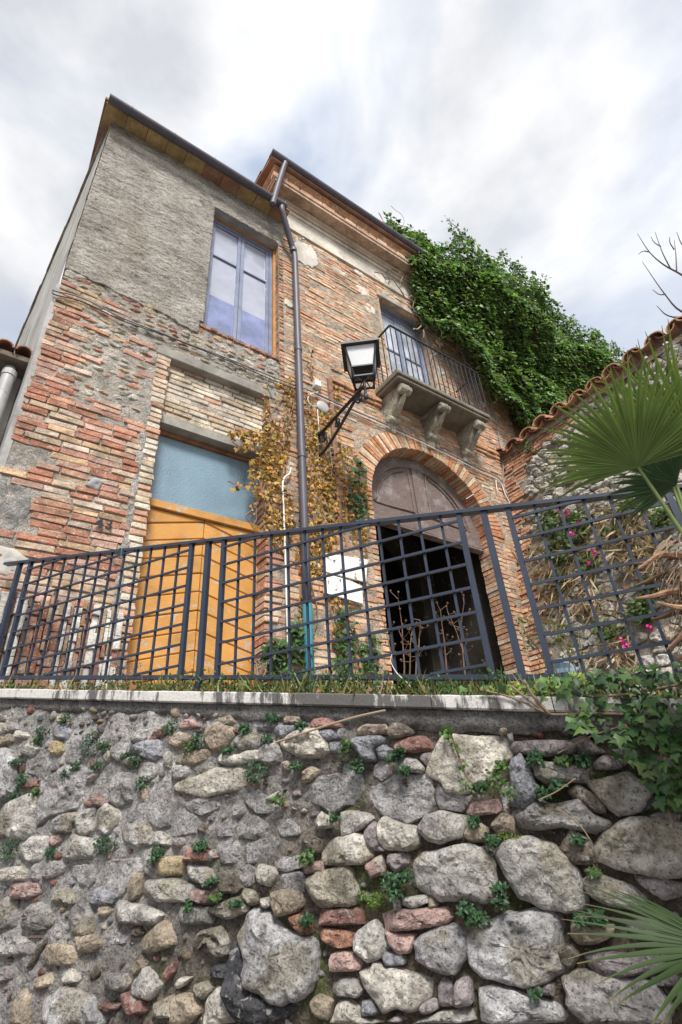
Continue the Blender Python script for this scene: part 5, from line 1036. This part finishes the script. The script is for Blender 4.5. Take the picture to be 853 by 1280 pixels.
PS = thing('palm_shoot', 'young palm with dark spiky leaves in front of the wall at lower right', 'palm', A(*atdepth(960, 1200, 1.25)[:2], 0))
sb = atdepth(965, 1215, 1.25)
mk('stem', *tube([A(sb[0], sb[1], 0), sb], [.05, .03], 10), M['bark'], PS, col=(.22, .17, .12))
for (hx, hy), Y, (dx, dy), R_, span, N_ in (((905, 1185), 1.22, (-1, -.1), .27, 2.3, 22), ((960, 1100), 1.3, (.2, -1), .28, 3., 26), ((1010, 1200), 1.2, (1, 0), .28, 3., 24)):
    hub = atdepth(hx, hy, Y); view = EYEV - hub; view /= np.linalg.norm(view)
    f_ = fan('frond', PS, hub, imgdir(dx, dy), -view * .6 - A(0, 0, .8), R_, span, N_, (.035, .062, .02), .1, .4, .008)
    mk('petiole', *tube([sb, hub], [.008, .004], 6), M['twig'], f_, col=(.16, .18, .07))
# --- bare tree top right
tb = atdepth(905, 430, 9.); TR = thing('bare_tree', 'leafless dark twigs of a tree above the garden wall, top right', 'tree', A(tb[0], tb[1], 0))
def bp_(x, y, dy=0): return atdepth(x, y, 9. + dy)
mk('trunk', *tube(smoothpath([A(tb[0], tb[1], 0), A(tb[0], tb[1], tb[2] * .6), tb, bp_(890, 370)], 5), np.linspace(.16, .05, 16), 10), M['bark'], TR, col=(.13, .1, .08), smooth=True)
brs = [[(890, 370), (853, 344), (830, 331), (812, 315), (797, 292)], [(895, 400), (853, 390), (830, 366), (803, 327)], [(838, 335), (828, 315), (819, 290)], [(846, 338), (845, 318), (843, 300)], [(890, 385), (853, 396), (834, 394), (821, 382)], [(890, 365), (868, 320), (853, 306), (846, 290)], [(812, 315), (804, 314), (798, 318)], [(832, 368), (824, 368), (816, 362)], [(853, 410), (840, 415), (832, 424), (826, 421)], [(845, 416), (838, 411), (832, 413)], [(890, 420), (853, 412), (846, 405)], [(826, 308), (818, 303), (814, 296)], [(843, 312), (838, 304), (837, 296)]]
for i, b in enumerate(brs): P = smoothpath([bp_(x, y, .15 * math.sin(i * 1.7 + j)) for j, (x, y) in enumerate(b)], 4); mk('branch', *tube(P, np.linspace(.035 if i in (0, 1, 4, 5) else .018, .006, len(P)), 6), M['twig'], TR, col=(.1, .075, .07))
for k in range(14):
    p = bp_(880 + rng.normal(0, 4), 370 + rng.normal(0, 25)); P = [p]; d_ = rdir(1)[0] * .4 + A(.5, 0, .6)
    for j in range(6): P.append(P[-1] + d_ * .3 + rdir(1)[0] * .08)
    mk('branch', *tube(P, np.linspace(.025, .006, 7), 5), M['twig'], TR, col=(.1, .075, .07))
# --- ferns and weeds rooted in the retaining wall
FERN = [(0, 230, 170, 30), (0, 345, 110, 22), (0, 205, 215, 16), (0, 470, 225, 46), (0, 530, 240, 26), (0, 500, 340, 24), (0, 345, 375, 18), (0, 100, 320, 26), (0, 132, 405, 26), (0, 105, 480, 26), (0, 205, 465, 22), (0, 75, 745, 40), (0, 540, 720, 46), (0, 690, 310, 34), (0, 725, 425, 26), (0, 640, 290, 18), (0, 395, 340, 16), (0, 275, 765, 20), (0, 800, 770, 34), (1, 20, 155, 30), (1, 150, 215, 34), (1, 115, 260, 26), (1, 380, 155, 30), (1, 305, 262, 28), (1, 440, 365, 52), (1, 490, 205, 24), (1, 660, 140, 20), (1, 520, 100, 26), (1, 635, 335, 26), (1, 170, 730, 34), (1, 550, 505, 28), (1, 690, 785, 36), (1, 820, 600, 16), (2, 45, 240, 36), (2, 90, 345, 26), (2, 265, 300, 28), (2, 310, 270, 20), (2, 328, 362, 20), (2, 755, 705, 28), (2, 665, 615, 22), (2, 700, 440, 26), (3, 130, 300, 38), (3, 265, 315, 34), (3, 360, 310, 34), (3, 230, 430, 26), (3, 335, 705, 26), (3, 160, 480, 24), (5, 225, 115, 22), (5, 240, 195, 24), (5, 110, 235, 20), (5, 345, 225, 18), (5, 690, 305, 26), (6, 265, 110, 48), (6, 330, 85, 28), (6, 290, 170, 24), (6, 680, 285, 52), (6, 620, 250, 28), (6, 790, 145, 32), (6, 800, 215, 22), (7, 430, 290, 40), (7, 350, 300, 26), (7, 130, 660, 18), (7, 415, 70, 24)]
ORD = 'first second third fourth fifth sixth seventh eighth ninth tenth eleventh twelfth thirteenth fourteenth fifteenth sixteenth seventeenth eighteenth nineteenth twentieth'.split()
def fband(f): return min(4, int((OFFY[f[0]] + f[2] / K - 885) / 62))
BANDN = ['in the row just under the coping', 'in the second row below the coping', 'in the third row below the coping', 'in the fourth row of the wall', 'in the lowest row of the wall']
FERN.sort(key=lambda f: (fband(f), OFFX[f[0]] + f[1] / K)); fcnt = [0] * 5
for i, (ti, x, y, r) in enumerate(FERN):
    bd = fband((ti, x, y, r)); fcnt[bd] += 1; flab = 'green fern tuft, ' + ORD[min(19, fcnt[bd] - 1)] + ' from the left ' + BANDN[bd]
    px_, py_ = OFFX[ti] + x / K, OFFY[ti] + y / K; s, z = FW.px(px_, py_); e = FW.px(px_ + r / K, py_)[0] - s; n = int(30 + r * 1.7); light = i in (56,)
    a = rng.uniform(0, 6.28, n); rr = np.sqrt(rng.random(n)) * e * (1 + .25 * np.sin(a * 3 + i)); an = rng.uniform(.4, 1.); zz = z + rr * np.sin(a) * an - .2 * e; oo = .012 + np.abs(rng.normal(0, .016, n)) + e * .25 * (1 - (rr / e) ** 2)
    v, f, c = scatter(*OVAL, FW.pos(s + rr * np.cos(a), zz, oo), -WN + A(0, 0, .6) + .7 * rdir(n), A(0, 0, -.3) + rdir(n), rng.uniform(.011, .024, n), jitcol((.03, .075, .03) if i % 7 else (.06, .11, .03), n, .3, .1))
    tag(mk('wall_fern', v, f, M['leaf'], None, col=c), flab, 'fern', 'fern tufts in the retaining wall')
# moss cushions
leafblobs('moss', 'bright green moss and tiny seedlings beside the long pink stone low in the wall', 'moss', [(470, 1125, 12, 8, 160), (452, 1120, 8, 6, 60)], OVAL, (.1, .16, .03), (.006, .013), .006, FW, obase=-.012)
leafblobs('moss', 'moss cushion under the long grey stone at the right of the wall', 'moss', [(640, 1050, 16, 5, 160), (630, 1046, 8, 4, 80)], OVAL, (.09, .13, .02), (.006, .012), .006, FW, obase=-.01)
# climbing stem over the big pale slab, and its leaves
CS = thing('creeping_plant', 'thin leafy stem creeping over the large pale slab in the wall', 'creeper', FW.ppos(560, 925, .02))
mk('stem', *tube(smoothpath([FW.ppos(x, y, .03) for x, y in ((563, 915), (570, 935), (577, 955), (583, 970), (592, 980))], 5), .004, 5), M['twig'], CS, col=(.16, .1, .07))
par = []
for x, y, n, r, sz in ((559, 916, 14, 5, .03), (566, 932, 4, 3, .02), (575, 940, 4, 3, .02), (578, 957, 5, 4, .02), (585, 983, 14, 7, .018), (622, 972, 40, 14, .018), (628, 955, 20, 7, .018), (632, 990, 30, 9, .016)):
    q = np.array([FW.ppos(x + rng.normal(0, r * .6), y + rng.normal(0, r * .6), .035 + rng.uniform(0, .02)) for _ in range(n)]); par.append(scatter(*OVAL, q, -WN + .8 * rdir(n), rdir(n), rng.uniform(.7, 1.2, n) * sz, jitcol((.08, .16, .035), n, .25)))
v, f, c = catall(par); mk('leaves', v, f, M['leaf'], CS, col=c)
# --- ivy hanging over the right end of the coping
IVR = thing('hanging_ivy', 'ivy with broad pale veined leaves hanging over the right end of the coping', 'ivy', FW.pos(.2, .3, -.05))
poly = [(560, 858), (640, 852), (700, 846), (745, 834), (800, 832), (870, 825), (900, 1000), (850, 1012), (822, 1005), (800, 965), (772, 942), (742, 918), (715, 912), (690, 905), (640, 893), (600, 884), (595, 872)]
par = []; n = 2600; xy = np.c_[rng.uniform(555, 905, n), rng.uniform(825, 1015, n)]; xy = xy[inpoly(xy[:, 0], xy[:, 1], poly)]
pr_ = np.where(xy[:, 1] < 873, np.clip((xy[:, 0] - 560) / 200, .25, 1.), np.clip((xy[:, 0] - 665) / 90, .03, 1.)); pr_ = np.where((xy[:, 1] > 868) & (xy[:, 1] < 892) & (xy[:, 0] < 730), pr_ * .12, pr_); xy = xy[rng.random(len(xy)) < pr_ * .5]
P = []
for x, y in xy:
    o = .04 + abs(rng.normal(0, .035)) + (0.02 if y > 895 else 0); P.append(FW.ppos(x, y, o))
P = np.array(P); n = len(P); C = jitcol((.05, .105, .035), n, .3, .1); lt = rng.random(n) < .22; C[lt] = jitcol((.11, .19, .06), lt.sum(), .2)
v, f, c = scatter(*IVY, P, -WN + A(0, 0, .6) + .55 * rdir(n), A(0, 0, -1) + .8 * rdir(n), rng.uniform(.022, .046, n), C); mk('leaves', v, f, M['leaf'], IVR, col=c, kind='stuff')
for pts, r in (([(640, 858), (655, 870), (675, 885), (690, 893), (740, 892), (790, 893)], .006), ([(655, 850), (668, 872), (688, 893)], .007), ([(697, 942), (720, 930), (745, 918), (777, 907), (790, 895)], .0035), ([(831, 925), (826, 960), (832, 1000), (843, 1035)], .006), ([(673, 1000), (695, 990), (720, 973)], .003), ([(697, 1011), (715, 1023), (728, 1035), (738, 1050)], .003), ([(781, 905), (792, 920), (800, 932)], .004), ([(745, 870), (780, 868), (853, 855)], .006), ([(600, 862), (640, 872), (680, 890)], .005)):
    mk('stem', *tube(smoothpath([FW.ppos(x, y, .06 + .01 * math.sin(x)) for x, y in pts], 5), r * .8, 6), M['twig'], IVR, col=(.22, .155, .1), smooth=True)
TW = [([(345, 928), (375, 918), (415, 905), (450, 895), (482, 888)], 'dry brown twig lying against the wall below the middle of the coping')]
for pts, lb in TW: tag(mk('twig', *tube(smoothpath([FW.ppos(x, y, .05) for x, y in pts], 5), .005, 6), M['twig'], None, col=(.3, .23, .16)), lb, 'twig')
# --- weeds and grass along the terrace edge
par = []
def strip(n, tmpl, szr, base, u0, u1, dens=None, hmax=.03, oo=(-.28, .0)):
    u = rng.uniform(u0, u1, n); d_ = n2d(u, 0, 2.5, 101, 3); u = u[(d_ + rng.normal(0, .25, n)) > -.1]; n = len(u)
    o = rng.uniform(*oo, n); h = rng.random(n) * hmax * (1 + np.clip(n2d(u, 0, 4, 102), 0, 1) * 2)
    par.append(scatter(*tmpl, FW.pos(u, ztop(u) - .01 + h, o), rdir(n) * .8 + A(0, 0, .5) - WN * .5, A(0, 0, 1.) + .55 * rdir(n), rng.uniform(*szr, n), jitcol(base, n, .3, .1)))
strip(3800, OVAL, (.012, .028), (.06, .11, .035), -3.6, .8, hmax=.06); strip(2200, OVAL, (.01, .022), (.13, .14, .05), -3.6, .6, hmax=.06); strip(1500, BLADE, (.05, .12), (.16, .17, .06), -3.6, .6, hmax=.0); strip(500, BLADE, (.05, .13), (.3, .24, .13), -3.6, .6, hmax=.0); strip(1500, OVAL, (.014, .035), (.06, .13, .04), -1.3, .6, hmax=.1); strip(1600, OVAL, (.012, .03), (.09, .14, .045), -2.1, -.5, hmax=.1); strip(900, BLADE, (.08, .16), (.2, .2, .08), -2.2, .2, hmax=.0); strip(200, IVY, (.03, .05), (.3, .17, .08), -3., .5, hmax=.02)
v, f, c = catall(par); g = mk('weeds', v, f, M['leaf'], None, col=c); g['kind'] = 'stuff'; g['label'] = 'low weeds and grass growing along the terrace edge'; g['category'] = 'weeds'
leafblobs('leafy_weed', 'bright yellow green leafy weed on the coping below the right railing panel', 'weed', [(652, 868, 16, 12, 260), (690, 862, 18, 14, 320), (718, 856, 14, 12, 220), (612, 868, 10, 8, 60)], OVAL, (.2, .27, .06), (.012, .024), .03, FF, obase=.03)
# dry stalks before the dark doorway, tall weeds at right
def stalks(name, label, bases, hgt, colr, leaf=None):
    b_ = MB(); par = []
    for x, y in bases:
        p = FF.ppos(x, y, -.12 + rng.normal(0, .03)); d_ = A(rng.normal(0, .18), rng.normal(0, .1), 1.); P = [p]; h = hgt * rng.uniform(.7, 1.2)
        for j in range(6): d_ = d_ + rng.normal(0, .09, 3); P.append(P[-1] + d_ / np.linalg.norm(d_) * h / 6)
        b_.add(*tube(P, np.linspace(.004, .0015, 7), 4, False), colr)
        for j in range(2, 7):
            for k in range(2):
                e = P[j] + rdir(1)[0] * A(.05, .05, .03) + A(0, 0, .02); b_.add(*tube([P[j], e], [.0018, .001], 3, False), colr)
                if leaf is not None: n = 4; par.append(scatter(*OVAL, e + rng.normal(0, .008, (n, 3)), rdir(n), rdir(n), rng.uniform(.01, .022, n), jitcol(leaf, n, .25)))
                else: b_.add(*tube([e, e + A(0, 0, .006), e + A(0, 0, .012)], [.002, .006, .001], 4), np.asarray(colr) * .8)
    t_ = thing(name, label, 'weed', FF.ppos(*bases[0], -.12)); b_.build('stalks', M['twig'], t_, kind='stuff')
    if par: v, f, c = catall(par); mk('leaves', v, f, M['leaf'], t_, col=c)
stalks('dry_weed', 'dry brown weed stalks standing before the dark doorway', [(495, 850), (505, 852), (512, 850), (520, 848)], .34, (.3, .19, .12))
stalks('dry_weed', 'tall thin dry stalks at the right side of the dark doorway', [(560, 850), (583, 852), (590, 850)], .36, (.27, .16, .12))
stalks('dry_weed', 'small pale dry seed heads at the bottom rail below the ochre door right edge', [(322, 850), (328, 852)], .13, (.42, .36, .3))
stalks('dry_weed', 'small pale dry seed heads at the bottom rail below the ochre door left edge', [(150, 850), (162, 850)], .13, (.42, .36, .3))
stalks('green_weed', 'tall yellow green weed behind the right railing panel', [(700, 848), (712, 850), (722, 848), (735, 848), (690, 850)], .3, (.26, .24, .1), (.17, .2, .06))
tag(mk('wire', *tube(smoothpath([FF.ppos(x, y, .03) for x, y in ((490, 818), (489, 828), (497, 842), (508, 852), (516, 862))], 5), .0018, 6), M['white_plastic']), 'curled white wire hanging at the bottom rail before the doorway', 'wire')
# plants on the garden wall
gb = [(692, 655, 18, 18, 200), (722, 660, 20, 20, 230), (704, 692, 22, 16, 200), (738, 706, 12, 12, 80), (790, 634, 12, 10, 90), (818, 735, 18, 12, 130), (804, 765, 16, 16, 130), (770, 668, 16, 10, 60), (700, 730, 12, 14, 60), (660, 560, 12, 8, 40), (765, 790, 18, 12, 60), (830, 650, 16, 14, 90)]
leafblobs('wall_shrub', 'sprawling green plants rooted in the garden wall behind the railing', 'plant', gb, OVAL, (.07, .12, .035), (.05, .11), .09, FR)
par = []
for x, y, n in ((700, 720, 240), (730, 690, 200), (680, 700, 160), (790, 690, 280), (820, 700, 160), (760, 640, 150), (690, 760, 160), (800, 650, 140), (740, 750, 160), (770, 810, 160)):
    n = int(n * .5); q = np.array([FR.ppos(x + rng.normal(0, 14), y + rng.normal(0, 14), .05) for _ in range(n)]); par.append(scatter(*BLADE, q, rdir(n), A(0, 0, -.7) - FD * .7 + .6 * rdir(n), rng.uniform(.15, .4, n), jitcol((.38, .29, .2), n, .3)))
v, f, c = catall(par); g = mk('dry_grass', v, f, M['dry_leaf'], None, col=c); g['kind'] = 'stuff'; g['label'] = 'dry hanging grass on the garden wall'; g['category'] = 'grass'
FL = ((697, 640), (704, 645), (711, 640), (725, 652), (711, 664), (717, 668), (736, 703), (743, 690), (781, 806), (778, 801), (812, 784), (783, 809))
PET = (A([0, 0, .1], [.5, .1, .2], [.16, .48, .2], [-.4, .3, .2], [-.4, -.3, .2], [.16, -.48, .2]), np.array([[0, 1, 2], [0, 2, 3], [0, 3, 4], [0, 4, 5], [0, 5, 1]]))
FL = sorted(FL, key=lambda f: f[1])
for i, (x, y) in enumerate(FL):
    n = 5; p = FR.ppos(x, y, .2) + rng.normal(0, .02, (n, 3)); v, f, c = scatter(*PET, p, -FD + .6 * rdir(n), rdir(n), rng.uniform(.03, .045, n), jitcol((.6, .02, .25), n, .15))
    tag(mk('pink_flower', v, f, M['leaf'], None, col=c), 'small magenta flower head on the garden wall, ' + ORD[i] + ' from the top', 'flower', 'magenta flowers on the garden wall')
# crumpled blue litter at the foot of the garden wall
for (x, y, r), lb in zip(((702, 838, 9), (709, 851, 7)), ('crumpled pale blue plastic lying behind the right railing panel', 'smaller blue plastic scrap under the bottom rail at right')):
    p = FF.ppos(x, y, -.25); n = 9; a, b_ = np.meshgrid(np.linspace(0, np.pi, n), np.linspace(0, 2 * np.pi, 14, endpoint=False), indexing='ij'); D_ = np.c_[(np.sin(a) * np.cos(b_)).ravel(), (np.sin(a) * np.sin(b_)).ravel(), np.cos(a).ravel()]
    V = p + D_ * A(.07, .05, .045) * r / 9 * (1 + .55 * fbm(D_ * 2.4 + x, 3, 3)[:, None]); F = [[i * 14 + j, (i + 1) * 14 + j, (i + 1) * 14 + (j + 1) % 14, i * 14 + (j + 1) % 14] for i in range(n - 1) for j in range(14)]
    tag(mk('plastic_litter', V, F, M['litter']), lb, 'litter')
